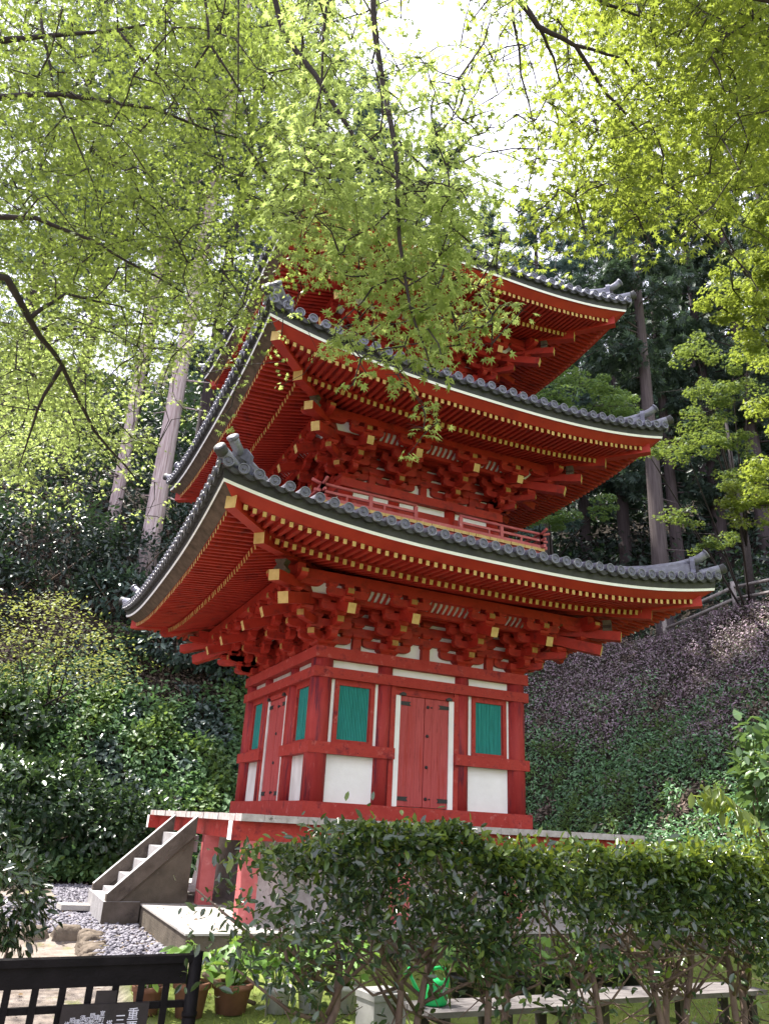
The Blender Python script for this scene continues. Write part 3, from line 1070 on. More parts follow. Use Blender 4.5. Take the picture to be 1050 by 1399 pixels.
# --- upper bodies and balconies
for (zd, hc, ic, bal, zb, hw) in ((5.377, 1.46, .56, 2.15, 4.60, 1.615), (8.22, 1.24, .46, 1.86, 7.47, 1.385)):
    b = MB()
    b.box(-hc + .05, hc - .05, -hc + .05, hc - .05, zb - .5, zd - .02, M_white)
    b.build('inner_core', PAG)
    for k in range(4):
        M = side(k)
        for xx in (-hc, -ic, ic):
            b = MB(M)
            b.tube([(xx, -hc, zb - .2), (xx, -hc, zd - .14)], .115 if xx > -hc else .13, M_red, 16)
            b.build('column', PAG)
        b = MB(M)
        b.box(-hc - .13, hc, -hc - .10, -hc + .02, zd - .42, zd - .29, M_red)
        b.build('head_beam', PAG)
        b = MB(M)
        b.box(-hc, hc, -hc - .03, -hc + .04, zd - .29, zd - .14, M_white)
        b.build('plaster_panel', PAG)
        b = MB(M)
        b.box(-hc, hc, -hc - .02, -hc + .045, zb + .05, zd - .42, M_redw)
        b.build('lower_wall', PAG)
        # balcony: floor with ochre board ends, red beam and boarding below
        b = MB(M)
        nb = 30
        for i in range(nb):
            xa = -bal + 2 * bal * i / nb; xb_ = -bal + 2 * bal * (i + 1) / nb
            lim = .0 if True else 0
            y_in = -max(hc, 0)
            ins = max(abs(xa), abs(xb_))
            yi = -max(hc - .05, min(ins, bal - .02))
            jj = .004 * math.sin(i * 2.3)
            b.box(xa + .003, xb_ - .003, -bal - jj, yi, zb, zb + .055, M_redpink, mats={2: M_yel})
        b.build('balcony_floor', PAG)
        b = MB(M)
        b.box(-bal + .04, bal - .04 - .12, -bal + .04, -bal + .16, zb - .15, zb - .002, M_redpink)
        b.box(-bal + .16, bal - .16, -bal + .2, -bal + .24, zb - .42, zb - .151, M_redw)
        for xx in (-bal + .35, -ic, ic, bal - .35):
            b.box(xx - .06, xx + .06, -bal - .06, -bal + .3, zb - .24, zb - .152, M_redpink)
        b.build('balcony_beam', PAG)
        b = MB(M)
        gap = .42 * (bal / 2.15)
        yr = -bal + .05
        for sg in (-1, 1):
            x_out = sg * (bal + .14); x_in = sg * gap
            b.tube([(x_in, yr, zb + .335), (sg * bal * .8, yr, zb + .335), (sg * (bal + .02), yr, zb + .345), (x_out, yr, zb + .385)], .026, M_redpink, 8)
            b.bar((x_in, yr, zb + .215), (sg * (bal + .09), yr, zb + .215), .035, .04, M_redpink)
            for xx in (gap + .015, (gap + bal - .05) / 2, bal - .05):
                b.box(sg * xx - .03, sg * xx + .03, yr - .03, yr + .03, zb + .056, zb + .31 if xx < bal - .1 else zb + .36, M_redpink)
            for xx in (gap * .4 + bal * .6 - .45, bal * .78):
                b.box(sg * xx - .016, sg * xx + .016, yr - .016, yr + .016, zb + .12, zb + .20, M_redpink)
        b.bar((-bal - .07, yr, zb + .09), (bal + .07, yr, zb + .09), .05, .06, M_redpink)
        b.build('balcony_rail', PAG)

# --- veranda round the foot
VE = empty('veranda', parent=PAG)
for k in range(4):
    M = side(k)
    b = MB(M)
    n = 22
    V0, VI = 3.10, 1.60
    for i in range(n):
        xa = -V0 + 2 * V0 * i / n; xb_ = -V0 + 2 * V0 * (i + 1) / n
        mx = max(abs(xa), abs(xb_))
        mn = min(abs(xa), abs(xb_))
        yi_a = -max(VI, abs(xa)); yi_b = -max(VI, abs(xb_))
        jj = .008 * math.sin(i * 1.9 + k)
        zt_, zb_ = -.001 - .002 * (i % 3), -.085
        vs = [(xa + .002, -V0 - jj, zb_), (xb_ - .002, -V0 - jj, zb_), (xb_ - .002, yi_b, zb_), (xa + .002, yi_a, zb_),
              (xa + .002, -V0 - jj, zt_), (xb_ - .002, -V0 - jj, zt_), (xb_ - .002, yi_b, zt_), (xa + .002, yi_a, zt_)]
        b.add(vs, [(0, 3, 2, 1), (4, 5, 6, 7), (0, 1, 5, 4), (1, 2, 6, 5), (2, 3, 7, 6), (3, 0, 4, 7)], M_boards)
    b.build('veranda_boards', VE)
    b = MB(M)
    # the beam under the board ends runs past the corner and shows a white painted end
    if k % 2 == 0:
        b.box(-3.17, 3.17, -2.98, -2.80, -.30, -.088, M_redw, mats={5: M_white, 3: M_white})
    else:
        b.box(-2.79, 2.79, -2.98, -2.80, -.30, -.088, M_redw)
    b.build('veranda_beam', VE)
    for xx in (-2.89, -.86, .86):
        b = MB(M)
        b.box(xx - .10, xx + .10, -2.99, -2.79, -1.19, -.302 if abs(xx) > 2 else -.302, M_redpink)
        b.build('post', VE)
b = MB()
prof = [(2.35, -1.19), (2.30, -.7), (2.15, -.3), (2.0, -.12)]
vs, fs = [], []
for r_, z in prof:
    vs += [(-r_, -r_, z), (r_, -r_, z), (r_, r_, z), (-r_, r_, z)]
for i in range(3):
    for q in range(4):
        q2 = (q + 1) % 4
        fs.append((i * 4 + q, i * 4 + q2, (i + 1) * 4 + q2, (i + 1) * 4 + q))
fs.append((12, 13, 14, 15))
b.add(vs, fs, M_boards)
b.build('plaster_mound', VE)

# ================================================================== platform, steps, stones
b = MB()
PZ = -1.19
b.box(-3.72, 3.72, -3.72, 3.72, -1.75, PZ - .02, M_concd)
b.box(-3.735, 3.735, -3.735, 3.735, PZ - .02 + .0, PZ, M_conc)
o = b.build('stone_platform')
tag(o, 'pale concrete platform carrying the pagoda posts', 'platform')

ST = empty('stone_steps', (-3.6, 0, -1.45))
tag(ST, 'short flight of weathered stone steps up to the veranda', 'steps')


def stbuild(b, name):
    o = b.build(name, ST)
    o.location = (3.6, 0, 1.45)
    return o


sx0, sz0, sx1, sz1 = -4.19, -1.08, -3.11, -.06
for sg in (-1, 1):
    b = MB()
    yc = sg * .80
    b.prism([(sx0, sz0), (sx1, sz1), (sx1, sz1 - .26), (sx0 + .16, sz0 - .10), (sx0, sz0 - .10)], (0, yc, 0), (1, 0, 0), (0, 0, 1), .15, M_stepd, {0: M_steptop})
    stbuild(b, 'stringer')
    b = MB()
    b.prism([(-4.06, -1.19), (sx1, sz1 - .27), (sx1 + .0, -1.185), ], (0, sg * .775, 0), (1, 0, 0), (0, 0, 1), .10, M_concd)
    stbuild(b, 'side_wall')
b = MB()
b.box(-4.22, -3.74, -.90, .90, -1.70, -1.17, M_step, mats={2: M_stepd, 1: M_steptop})
stbuild(b, 'foot_block')
for i in range(5):
    b = MB()
    xa = -4.05 + i * .195
    z1 = -1.10 + i * .195
    b.box(xa, xa + .24, -.724, .724, z1 - .22, z1, M_step, mats={1: M_steptop})
    stbuild(b, 'tread')


def rock(b, c, sx, sy, sz, rot, mat, seed):
    r_ = random.Random(seed)
    n, m = 16, 10
    vs, fs = [], []
    for i in range(m + 1):
        ph = math.pi * i / m
        for k in range(n):
            th = 2 * math.pi * k / n
            p = Vector((math.sin(ph) * math.cos(th), math.sin(ph) * math.sin(th), math.cos(ph)))
            # blocky
            q = Vector([math.copysign(abs(e) ** .55, e) for e in p])
            w_ = 1 + .30 * noise.noise(p * 1.4 + Vector((seed * 3.1, 0, 0))) + .16 * noise.noise(p * 3.6 + Vector((0, seed * 2.1, 0)))
            q = Vector((q.x * sx, q.y * sy, q.z * sz)) * w_
            x, y = q.x * math.cos(rot) - q.y * math.sin(rot), q.x * math.sin(rot) + q.y * math.cos(rot)
            vs.append((c[0] + x, c[1] + y, c[2] + q.z))
    for i in range(m):
        for k in range(n):
            k2 = (k + 1) % n
            fs.append((i * n + k, (i + 1) * n + k, (i + 1) * n + k2, i * n + k2))
    b.add(vs, fs, mat, True)


ordn = ['first', 'second', 'third', 'fourth', 'fifth', 'sixth', 'seventh', 'eighth', 'ninth', 'tenth']
for i in range(3):          # the long stones on the far side of the sandy corner
    b = MB()
    rock(b, (0, 0, 0), .20 - .02 * i, .10, .13, .05 * i, M_rock, 11 + i)
    o = b.build('edging_stone', loc=(-4.66 - .38 * i, -1.56 + .02 * i, -1.52))
    tag(o, ['long brown edging stone beside the corner of the sandy ground', 'middle long brown edging stone along the back of the sandy ground',
            'long brown edging stone half hidden by the dark bush'][i], 'edging stone', 'stones edging the gravel')
for i in range(8):          # the narrow upright stones running towards the fence
    b = MB()
    rock(b, (0, 0, 0), .15, .088, .13, R(20) + .1 * math.sin(i), M_rock, 31 + i)
    o = b.build('edging_stone', loc=(-4.44 - .012 * i, -1.86 - .215 * i, -1.52 - .006 * i))
    tag(o, ['narrow upright edging stone at the inner corner of the gravel'][0] if i == 0 else
        'narrow upright edging stone, %s from the corner in the row towards the fence' % ordn[i], 'edging stone', 'stones edging the gravel')
b = MB()
p = at(102, 1241, 12.6)
b.box(-.22, .22, -.17, .17, -.035, .035, M_conc)
o = b.build('paving_slab', loc=(-4.42, .55, -1.375))
o.rotation_euler = (0, .02, .12)
tag(o, 'small flat pale slab lying loose on the gravel', 'slab')

# gravel: real pebbles over the strip round the platform
N = 7000
gx = np.concatenate([rng.uniform(-4.52, -3.74, 4200), rng.uniform(-5.9, -4.4, 2800)])
gy = np.concatenate([rng.uniform(-3.9, 5.0, 4200), rng.uniform(-1.48, 2.6, 2800)])
keep = ~((gx > -4.2) & (np.abs(gy) < .88))
gx, gy = gx[keep], gy[keep]
gz = np.full(len(gx), -1.45) + rng.uniform(-.012, .02, len(gx))
ico = ([(0, 0, .5), (.9, 0, 0), (.28, .8, .08), (-.75, .5, -.03), (-.75, -.5, .05), (.28, -.8, -.05), (0, 0, -.4)],
       [(0, 1, 2), (0, 2, 3), (0, 3, 4), (0, 4, 5), (0, 5, 1), (6, 2, 1), (6, 3, 2), (6, 4, 3), (6, 5, 4), (6, 1, 5)])
D = rng.normal(size=(len(gx), 3)); D[:, 2] *= .25
Nn = rng.normal(size=(len(gx), 3)) * .35 + (0, 0, 1)
o = leaf_mesh('gravel', np.stack([gx, gy, gz], -1), D, Nn, rng.uniform(.022, .052, len(gx)), ico, M_pebble)
tag(o, 'grey lavender pebbles spread round the platform', kind='stuff')

# fallen leaves on platform, gravel, sand and steps
N = 900
gx = rng.uniform(-5.9, 3.6, N); gy = rng.uniform(-7.4, 2.0, N)
onp = (np.abs(gx) < 3.7) & (np.abs(gy) < 3.7)
keep = ~(onp & (np.abs(gx) < 2.4) & (np.abs(gy) < 2.4)) & ~((gx > -4.25) & (gx < -3.0) & (np.abs(gy) < .95))
gx, gy, onp = gx[keep], gy[keep], onp[keep]
gz = np.where(onp, -1.19, terrain(gx, gy) + np.where((gx < -3.74) & (gy > -3.9), .03, .012)) + .006
o = leaf_mesh('fallen_leaves', np.stack([gx, gy, gz], -1), rng.normal(size=(len(gx), 3)) * (1, 1, .12), rng.normal(size=(len(gx), 3)) * .25 + (0, 0, 1), rng.uniform(.03, .065, len(gx)), OVAL, L_dry)
tag(o, 'dry brown leaves fallen on the platform and the gravel', kind='stuff')

# lawn blades
N = 26000
gx = rng.uniform(-4.4, 5.2, N); gy = rng.uniform(-8.6, -3.76, N)
keep = rng.random(N) < .35 + .65 * (np.sin(gx * 2.1 + gy) * np.sin(gy * 1.7) > -.2)
gx, gy = gx[keep], gy[keep]
P = np.stack([gx, gy, terrain(gx, gy) - .005], -1)
D = rng.normal(size=P.shape) * .55 + (0, 0, 1)
o = leaf_mesh('grass', P, D, rng.normal(size=P.shape), rng.uniform(.03, .075, len(P)), BLADE, L_grass)
tag(o, 'short yellow green grass in front of the platform', kind='stuff')

# ================================================================== plants on the banks
def vnoise(x, y, s, seed=0):
    return np.array([noise.noise(Vector((a * s + seed, b_ * s - seed, seed * .7))) for a, b_ in zip(x, y)])


def bank(name, x, y, dens, size, tmpl, mats, midx, lift, label, tilt=.5):
    z = terrain(x, y)
    nrm = terrain_n(x, y)
    P = np.stack([x, y, z], -1) + nrm * lift[:, None]
    D = rng.normal(size=P.shape) * .7 + np.stack([nrm[:, 0], nrm[:, 1], -nrm[:, 2] * .35 + 0 * nrm[:, 0]], -1) * .9
    Nn = nrm + rng.normal(size=P.shape) * tilt + (0, 0, .5)
    o = leaf_mesh(name, P, D, Nn, size, tmpl, None, mats=mats, midx=midx)
    tag(o, label, kind='stuff')
    return o


# right bank, green below and purple above
N = 150000
x = rng.uniform(5.3, 17, N); y = rng.uniform(-6, 15, N)
dd = np.hypot(np.maximum(x - TX, 0), np.maximum(y - TY, 0))
keep = (dd > .05) & (dd < 9.3) & ((x - CAM[0]) * .2 + 6 > -(y - CAM[1]) * 0)
x, y, dd = x[keep], y[keep], dd[keep]
nz = vnoise(x, y, .55, 3.0); n2 = vnoise(x, y, 1.6, 9.0)
purple = (dd + 2.2 * nz + .9 * n2 + rng.normal(size=len(x)) * .9 > 5.0).astype(int)
lift = np.abs(rng.normal(size=len(x))) * .10 + .10 * np.maximum(0, n2) + .02
size = np.where(purple == 1, rng.uniform(.05, .11, len(x)), rng.uniform(.07, .14, len(x)))
bank('bank_ground_cover', x, y, 1, size, OVAL, [L_bankr, L_purp, L_midg, L_litter], np.where((purple == 0) & (n2 > .28), 2, np.where((n2 < -.48) | (rng.random(len(x)) < .04), 3, purple)), lift, 'ivy like leaves below and purple leaves above on the right bank')
# left bank
N = 100000
x = rng.uniform(-9, 4.8, N); y = rng.uniform(5.05, 19, N)
dd = np.maximum(y - TY, 0)
nz = vnoise(x, y, .5, 5.0); n2 = vnoise(x, y, 1.3, 12.0)
keep = rng.random(N) < np.where(dd < 6.2, 1, .55)
x, y, dd, nz, n2 = x[keep], y[keep], dd[keep], nz[keep], n2[keep]
lit = ((dd + 2.5 * nz + rng.normal(size=len(x)) * .6) > 4.6).astype(int)
lit = np.where((lit == 0) & (n2 > .22), 2, np.where((lit == 0) & (n2 < -.30), 3, np.where((lit == 0) & (rng.random(len(x)) < .06), 1, lit)))
lift = np.where(lit == 1, .03, np.abs(rng.normal(size=len(x))) * .16 + .28 * np.maximum(0, n2) + .02)
size = np.where(lit == 1, rng.uniform(.06, .13, len(x)), rng.uniform(.09, .20, len(x)))
bank('hillside_ground_cover', x, y, 1, size, BROAD, [L_bankl, L_litter, L_midg, L_rhodo], lit, lift, 'green leaves below and brown litter above on the left hillside')
# forest floor further up
N = 520000
x = rng.uniform(-24, 75, N); y = rng.uniform(-2, 88, N)
dd = np.hypot(np.maximum(x - TX, 0), np.maximum(y - TY, 0))
rel = np.stack([x - CAM[0], y - CAM[1], terrain(x, y) + .5 - CAM[2]], -1)
dep_ = rel @ cf
uu = PW / 2 + FPX * (rel @ crt) / np.maximum(dep_, 1)
keep = (dd > np.where(x > 5, 11.2, 11.0)) & (dd < 78) & (uu > -90) & (uu < 1140) & (dep_ > 5) & (rng.random(N) < np.clip(28 / dep_, .2, 1))
x, y, dep_ = x[keep], y[keep], dep_[keep]
lift = np.abs(rng.normal(size=len(x))) * .7 + 1.3 * np.maximum(0, vnoise(x, y, .35, 2.0))
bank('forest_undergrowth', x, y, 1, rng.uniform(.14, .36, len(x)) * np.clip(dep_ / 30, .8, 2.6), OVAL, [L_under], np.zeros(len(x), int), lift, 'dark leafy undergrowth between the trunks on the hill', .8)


# ================================================================== shrubs
def blob_leaves(c, rad, n, lump=.5, seed=1, shell=.55, flat=0.0):
    """points and outward directions through a lumpy crown"""
    r_ = np.random.default_rng(seed)
    d = unit(r_.normal(size=(n, 3)))
    q = np.array([noise.noise(Vector(tuple(a * 1.7)) + Vector((seed * 2.3, seed, 0))) for a in d])
    q2 = np.array([noise.noise(Vector(tuple(a * 4.2)) + Vector((seed, seed * 1.3, 0))) for a in d])
    rr = (1 + lump * q + .35 * lump * q2) * (shell + (1 - shell) * r_.random(n)) ** .6
    p = np.array(c) + d * rr[:, None] * np.array(rad)
    return p, d


def shrub(name, base, c, rad, n, size, tmpl, mat, label, cat, group=None, lump=.5, seed=1, stems=5, stem_r=.02, down=.3, trunk_mat=None, shell=.5, leafname='crown'):
    base = np.array(base, float)
    root = empty(name, base)
    tag(root, label, cat, group)
    p, d = blob_leaves(np.array(c) - base, rad, n, lump, seed, shell)
    r_ = np.random.default_rng(seed + 50)
    D = d * .7 + r_.normal(size=d.shape) * .55 + (0, 0, -down)
    Nn = d * .6 + (0, 0, .8) + r_.normal(size=d.shape) * .4
    leaf_mesh(leafname, p, D, Nn, r_.uniform(size[0], size[1], n), tmpl, mat, root)
    if stems:
        b = MB()
        for i in range(stems):
            tgt = p[r_.integers(n)] * .92
            mid = tgt * .5 + r_.normal(size=3) * .06 * np.array(rad)
            mid[2] = tgt[2] * .45
            st = r_.normal(size=3) * .05 * np.array((1, 1, 0))
            b.tube([st + (0, 0, -.1), mid, tgt], [stem_r, stem_r * .7, stem_r * .3], trunk_mat or M_stem, 6)
        b.build('stem', root)
    return root


# ================================================================== hedge in front
HEDGE_Y = -8.15
hedge_spec = [(-4.05, 370, .80, 'leftmost hedge shrub with one slanting trunk beside the lattice fence'),
              (-3.45, 480, .75, 'slender hedge shrub in front of the pale flower pots'),
              (-2.88, 590, .80, 'hedge shrub with a thin trunk in front of the green watering can'),
              (-2.10, 770, .95, 'hedge shrub whose forked trunk stands before the joint of the two benches'),
              (-1.45, 870, .95, 'hedge shrub with a bundle of straight trunks before the right bench'),
              (-.85, 925, .95, 'hedge shrub with an open leaning trunk near the end of the right bench'),
              (.05, 1060, 1.0, 'rightmost hedge shrub cut by the edge of the picture')]
for hi, (hx, uu, hw, lab) in enumerate(hedge_spec):
    gz = float(terrain(hx, HEDGE_Y))
    root = empty('hedge_shrub', (hx, HEDGE_Y, gz))
    tag(root, lab, 'hedge shrub', 'clipped hedge shrubs')
    r_ = np.random.default_rng(100 + hi)
    n = 4500 if hi else 3500
    left = hi < 3
    # clipped top, ragged underside
    lx = np.clip(r_.normal(0, .36, n) * hw, -hw * .95, hw * .95)
    ly = r_.uniform(-.45, .45, n)
    edge = r_.random(n)
    ly = np.where(edge < .45, -.45 + np.abs(r_.normal(0, .09, n)), ly)
    top = 1.43 + .006 * hi + .05 * math.sin(hi * 2.1 + 1) + .06 * np.sin(lx * 2.3 + hi * 1.7) + .05 * np.sin(lx * 5 + hi) + .03 * np.sin(lx * 13)
    lowz = (.66 if hi < 3 else .74) + .20 * np.sin(lx * 4 + hi * 2) + .1 * np.sin(lx * 11 + hi)
    f = r_.random(n)
    lz = lowz + (top - lowz) * (1 - (1 - f) * np.sqrt(r_.random(n)) ** .6)
    lz = np.where(r_.random(n) < .22, top - np.abs(r_.normal(0, .05, n)), lz)
    lz += np.abs(r_.normal(0, .015, n)) + (r_.random(n) < .03) * r_.uniform(0, .12, n)
    stray = r_.random(n) < (.05 if hi < 3 else .025)
    lz = np.where(stray, lowz - r_.random(n) * .55, lz)
    if hi == 0:         # ragged left end
        cut = (lx < -.45) & (r_.random(n) < .6)
        lz = np.where(cut, .75 + .5 * r_.random(n), lz)
    P = np.stack([lx, ly, lz], -1)
    # holes
    q = np.array([noise.noise(Vector((a * 2.6 + hi * 5, b_ * 2.6, c * 2.6))) for a, b_, c in P])
    keepm = (q > -.12 + .10 * (lz < 1.0)) | (lz > top - .12)
    P = P[keepm]; lzk = lz[keepm]; topk = top[keepm]; lyk = ly[keepm]; n = len(P)
    D = r_.normal(size=P.shape) * .75 + (0, -.35, .15)
    Nn = r_.normal(size=P.shape) * .5 + (0, -.25, .8)
    fresh = ((lzk > topk - .10) & (r_.random(n) < (.25 + .10 * hi))) | (r_.random(n) < .02 + .03 * hi)  # more of these leaves upward and rightward, painting sunlight onto the hedge
    leaf_mesh('crown', P, D, Nn, r_.uniform(.034, .080, n), OVAL, None, root, mats=[L_hedge, L_hedgelit], midx=fresh.astype(int))
    # trunk and boughs
    b = MB()
    nst = (1, 2, 2, 2, 3, 2, 2)[hi]
    lean = (.22, .05, .12, -.06, .0, .12, .1)[hi]
    for si in range(nst):
        bx = (si - (nst - 1) / 2) * .085
        f0 = np.array((bx * .8, r_.uniform(-.04, .04), -.12))
        f1 = np.array((bx * 1.5 + lean * .4, r_.uniform(-.06, .06), .45))
        f2 = np.array((bx * 2.6 + lean, r_.uniform(-.08, .08), .86))
        rr = .030 if nst == 1 else .024
        b.tube([f0, (f0 + f1) / 2 + r_.normal(size=3) * .012, f1, (f1 + f2) / 2 + r_.normal(size=3) * .02, f2], [rr * 1.15, rr, rr * .95, rr * .85, rr * .7], M_stem, 8)
        for q in range(9):
            s0 = f1 + (f2 - f1) * r_.uniform(.2, 1)
            e0 = np.array((r_.uniform(-hw, hw) * .85, r_.uniform(-.4, .4), r_.uniform(.8, 1.45)))
            mid = (s0 + e0) / 2 + r_.normal(size=3) * .06 + (0, 0, -.06)
            b.tube([s0, mid, e0], [rr * .5, rr * .34, rr * .14], M_stem, 5)
        for q in range(10):
            s0 = f0 + (f2 - f0) * r_.uniform(.35, 1)
            e0 = s0 + np.array((r_.uniform(-.5, .5), r_.uniform(-.3, .3), r_.uniform(-.25, .35)))
            b.tube([s0, (s0 + e0) / 2 + r_.normal(size=3) * .04, e0], [.006, .0045, .002], M_stem, 4)
    b.build('trunk', root)

# bright drooping sprig over the right end of the hedge
root = empty('broadleaf_sprig', tuple(at(1055, 1300, 5.6)))
tag(root, 'bright yellow green drooping sprig above the right end of the hedge', 'plant')
base = np.array(root.location)
b = MB()
pts = [at(1062, 1330, 5.6), at(1058, 1180, 5.5), at(1030, 1120, 5.4), at(985, 1085, 5.3), at(960, 1076, 5.3)]
b.tube([q - base for q in pts], [.012, .010, .007, .005, .003], M_stem, 6)
b.build('stem', root)
P, D = [], []
for i in range(70):
    f = rng.uniform(.35, 1) * 3.999
    k = int(f); q = pts[k] + (pts[k + 1] - pts[k]) * (f - k) + rng.normal(size=3) * (.05, .05, .03) + (0, 0, -.03)
    P.append(q - base); D.append(rng.normal(size=3) * .5 + np.array((-.3, -.2, -.8)))
leaf_mesh('leaves', P, D, rng.normal(size=(70, 3)) * .4 + (0, -.5, .6), rng.uniform(.07, .13, 70), OVAL, L_mapler, root)


def bush_at(name, u, v, t, rad, n, size, tmpl, mat, label, cat, **kw):
    if t > 9:
        g, tg = ground_hit(u, v + .75 * rad[2] * FPX / t)
        f = tg / t
        rad = tuple(q * f for q in rad)
        size = tuple(q * min(f, 1.25) for q in size)
        c = np.array(g) + (0, 0, rad[2] * .8)
        gz = g[2]
    else:
        c = at(u, v, t)
        gz = min(float(terrain(c[0], c[1])), c[2] - rad[2] * .5)
    return shrub(name, (c[0], c[1], gz), c, rad, n, size, tmpl, mat, label, cat, **kw)


bush_at('camellia_bush', -22, 1235, 4.7, (.36, .36, .34), 1500, (.055, .09), OVAL, L_camel,
        'dark glossy bush at the left edge above the lattice fence', 'bush', seed=3, stems=4, lump=.6, down=.4)
bush_at('hydrangea_bush', 1062, 1062, 7.2, (.27, .4, .48), 560, (.09, .15), BROAD, L_broad,
        'large leaved bush at the right edge beside the purple bank', 'bush', seed=4, stems=6, down=.25)
for (u, v, t, rad, n, sz, lab, sd) in (
        (30, 1110, 14.5, (1.5, 1.1, .85), 4400, (.09, .18), 'big leaved shrub in the deep shade left of the steps', 11),
        (170, 1140, 16.5, (1.2, .9, .9), 2900, (.08, .16), 'low broad shrub behind the top of the stone steps', 12),
        (-20, 985, 15.5, (1.1, 1.0, .7), 2000, (.11, .20), 'pale tipped shrub under the yellowish small tree', 13)):
    bush_at('broadleaf_shrub', u, v, t, rad, n, sz, BROAD, L_shade, lab, 'shrub', seed=sd, stems=6, lump=.75, group='broad leaved shrubs at the foot of the hill', down=.2)
for (u, v, t, rad, n, lab, sd) in (
        (55, 745, 24.0, (2.4, 1.8, 1.7), 3800, 'large blackish green shrub below the maple at the left edge', 21),
        (165, 770, 25.5, (1.7, 1.5, 1.2), 2200, 'rounded dark shrub at the foot of the slim cedar', 22),
        (-40, 800, 22.0, (1.5, 1.5, 1.3), 1600, 'dark shrub cut by the left edge over the yellowish tree', 23)):
    bush_at('evergreen_shrub', u, v, t, rad, n, (.14, .26), OVAL, L_dark, lab, 'shrub', seed=sd, stems=5, stem_r=.04, group='dark evergreen shrubs on the hill')
for (u, v, t, rad, n, lab, sd) in (
        (245, 880, 19.0, (1.25, 1.0, .75), 1500, 'bluish leathery shrub just below the left eave corner', 31),
        (320, 905, 18.0, (.95, .8, .6), 1000, 'bluish leathery shrub against the left brackets of the pagoda', 32),
        (160, 815, 22.0, (1.3, 1.0, .8), 1300, 'pale bluish shrub beside the white tipped roof corner', 33),
        (225, 730, 26.0, (1.3, 1.0, 1.2), 1100, 'bluish shrub at the foot of the big pale cedar', 34)):
    bush_at('leathery_shrub', u, v, t, rad, n, (.14, .24), OVAL, L_rhodo, lab, 'shrub', seed=sd, stems=5, stem_r=.03, group='bluish shrubs on the hill')

# small yellowish tree, in flat layers on thin stems
g0, tt0 = ground_hit(80, 985)
root = empty('small_tree', tuple(g0))
tag(root, 'small yellowish tree with several thin stems left of the pagoda', 'tree')
tY = tt0 - .2
P, Nn = [], []
b = MB()
for i, (u, v, ru, rv, n) in enumerate(((60, 835, 60, 18, 620), (20, 870, 60, 20, 560), (110, 870, 55, 18, 560), (60, 905, 70, 18, 560), (145, 905, 38, 12, 320),
                                       (130, 925, 45, 9, 260), (10, 925, 40, 16, 340), (55, 950, 60, 14, 220), (-40, 860, 50, 40, 500), (75, 820, 30, 10, 180))):
    c = at(u, v, tY + rng.uniform(-.9, .9))
    k = tY / FPX
    n = int(n * .8)
    q = rng.normal(size=(n, 3)) * (ru * k * .7, .55, rv * k * .55)
    q[:, 2] -= .10 * (q[:, 0] ** 2 + q[:, 1] ** 2)
    P.append(c + q - g0)
for st in range(8):
    s0 = np.array((rng.uniform(-.9, .5), rng.uniform(-.2, .2), -.1))
    e0 = P[st][0] * .95
    mid = s0 * .6 + e0 * .4; mid[2] = e0[2] * .5
    b.tube([s0, mid, e0], [.03, .022, .008], M_twig, 6)
P = np.concatenate(P)
leaf_mesh('crown', P, rng.normal(size=P.shape) * (1, 1, .4), rng.normal(size=P.shape) * .4 + (0, 0, 1), rng.uniform(.065, .12, len(P)), TINY, L_yel, root)
b.build('trunk', root)


# ================================================================== cedars
def cedar(base, h, cb, cr, r0, barkm, leafm, label, nbr, seed, group='cedars on the hill', per=64, size=(.20, .48), dead=10):
    r_ = np.random.default_rng(seed)
    root = empty('cedar_tree', tuple(base))
    tag(root, label, 'tree', group)
    b = MB()
    pts, rad = [], []
    ns = 16
    ph = r_.uniform(0, 6, 2)
    for i in range(ns + 1):
        f = i / ns
        pts.append((.10 * math.sin(f * 4 + ph[0]), .10 * math.sin(f * 3 + ph[1]), -1.0 + (h + 1.0) * f))
        rad.append(r0 * (1.22 * (1 - f) ** .75 + .04) if f > .06 else r0 * 1.35)
    b.tube(pts, rad, barkm, 14)
    # knots and dead stubs
    for i in range(dead):
        z = r_.uniform(2, cb + 2)
        a = r_.uniform(0, 6.28)
        L = r_.uniform(.2, 1.2)
        rr = r0 * .9
        p0 = np.array((math.cos(a) * rr * .7, math.sin(a) * rr * .7, z))
        b.tube([p0, p0 + np.array((math.cos(a), math.sin(a), -.15)) * L], [.045, .012], barkm, 5)
    P, D, S = [], [], []
    nbr = int(nbr * 1.5)
    for i in range(nbr):
        f = (i + r_.random()) / nbr
        z = cb + (h - cb) * f
        a = r_.uniform(0, 6.283)
        L = cr * (1.08 - f) ** .7 * r_.uniform(.55, 1.15) * min(1, .45 + f * 4)
        dirv = np.array((math.cos(a), math.sin(a), 0))
        tip = np.array((0, 0, z)) + dirv * L + (0, 0, -L * .12)
        mid = np.array((0, 0, z)) + dirv * L * .5 + (0, 0, L * .02)
        b.tube([(0, 0, z - .1), mid, tip], [.05 * (1.2 - f), .035 * (1.2 - f), .008], barkm, 4, cap=False)
        m = int(per * (.4 + L / cr))
        tt = r_.uniform(.25, 1.05, m)
        q = np.array((0, 0, z)) + dirv * (tt * L)[:, None] + np.stack([0 * tt, 0 * tt, -L * .12 * tt ** 2 + .0 * tt], -1)
        side_ = np.array((-dirv[1], dirv[0], 0))
        q = q + side_ * (r_.normal(size=m) * .30 * L * .5 * (1.2 - tt))[:, None] + r_.normal(size=(m, 3)) * (.1, .1, .16)
        P.append(q)
        D.append(dirv * .8 + r_.normal(size=(m, 3)) * .6 + (0, 0, -.45))
        S.append(r_.uniform(size[0], size[1], m))
    P = np.concatenate(P); D = np.concatenate(D); S = np.concatenate(S)
    leaf_mesh('crown', P, D, r_.normal(size=P.shape) * .6 + (0, 0, .8), S, SPRAY, leafm, root)
    b.build('trunk', root)
    return root


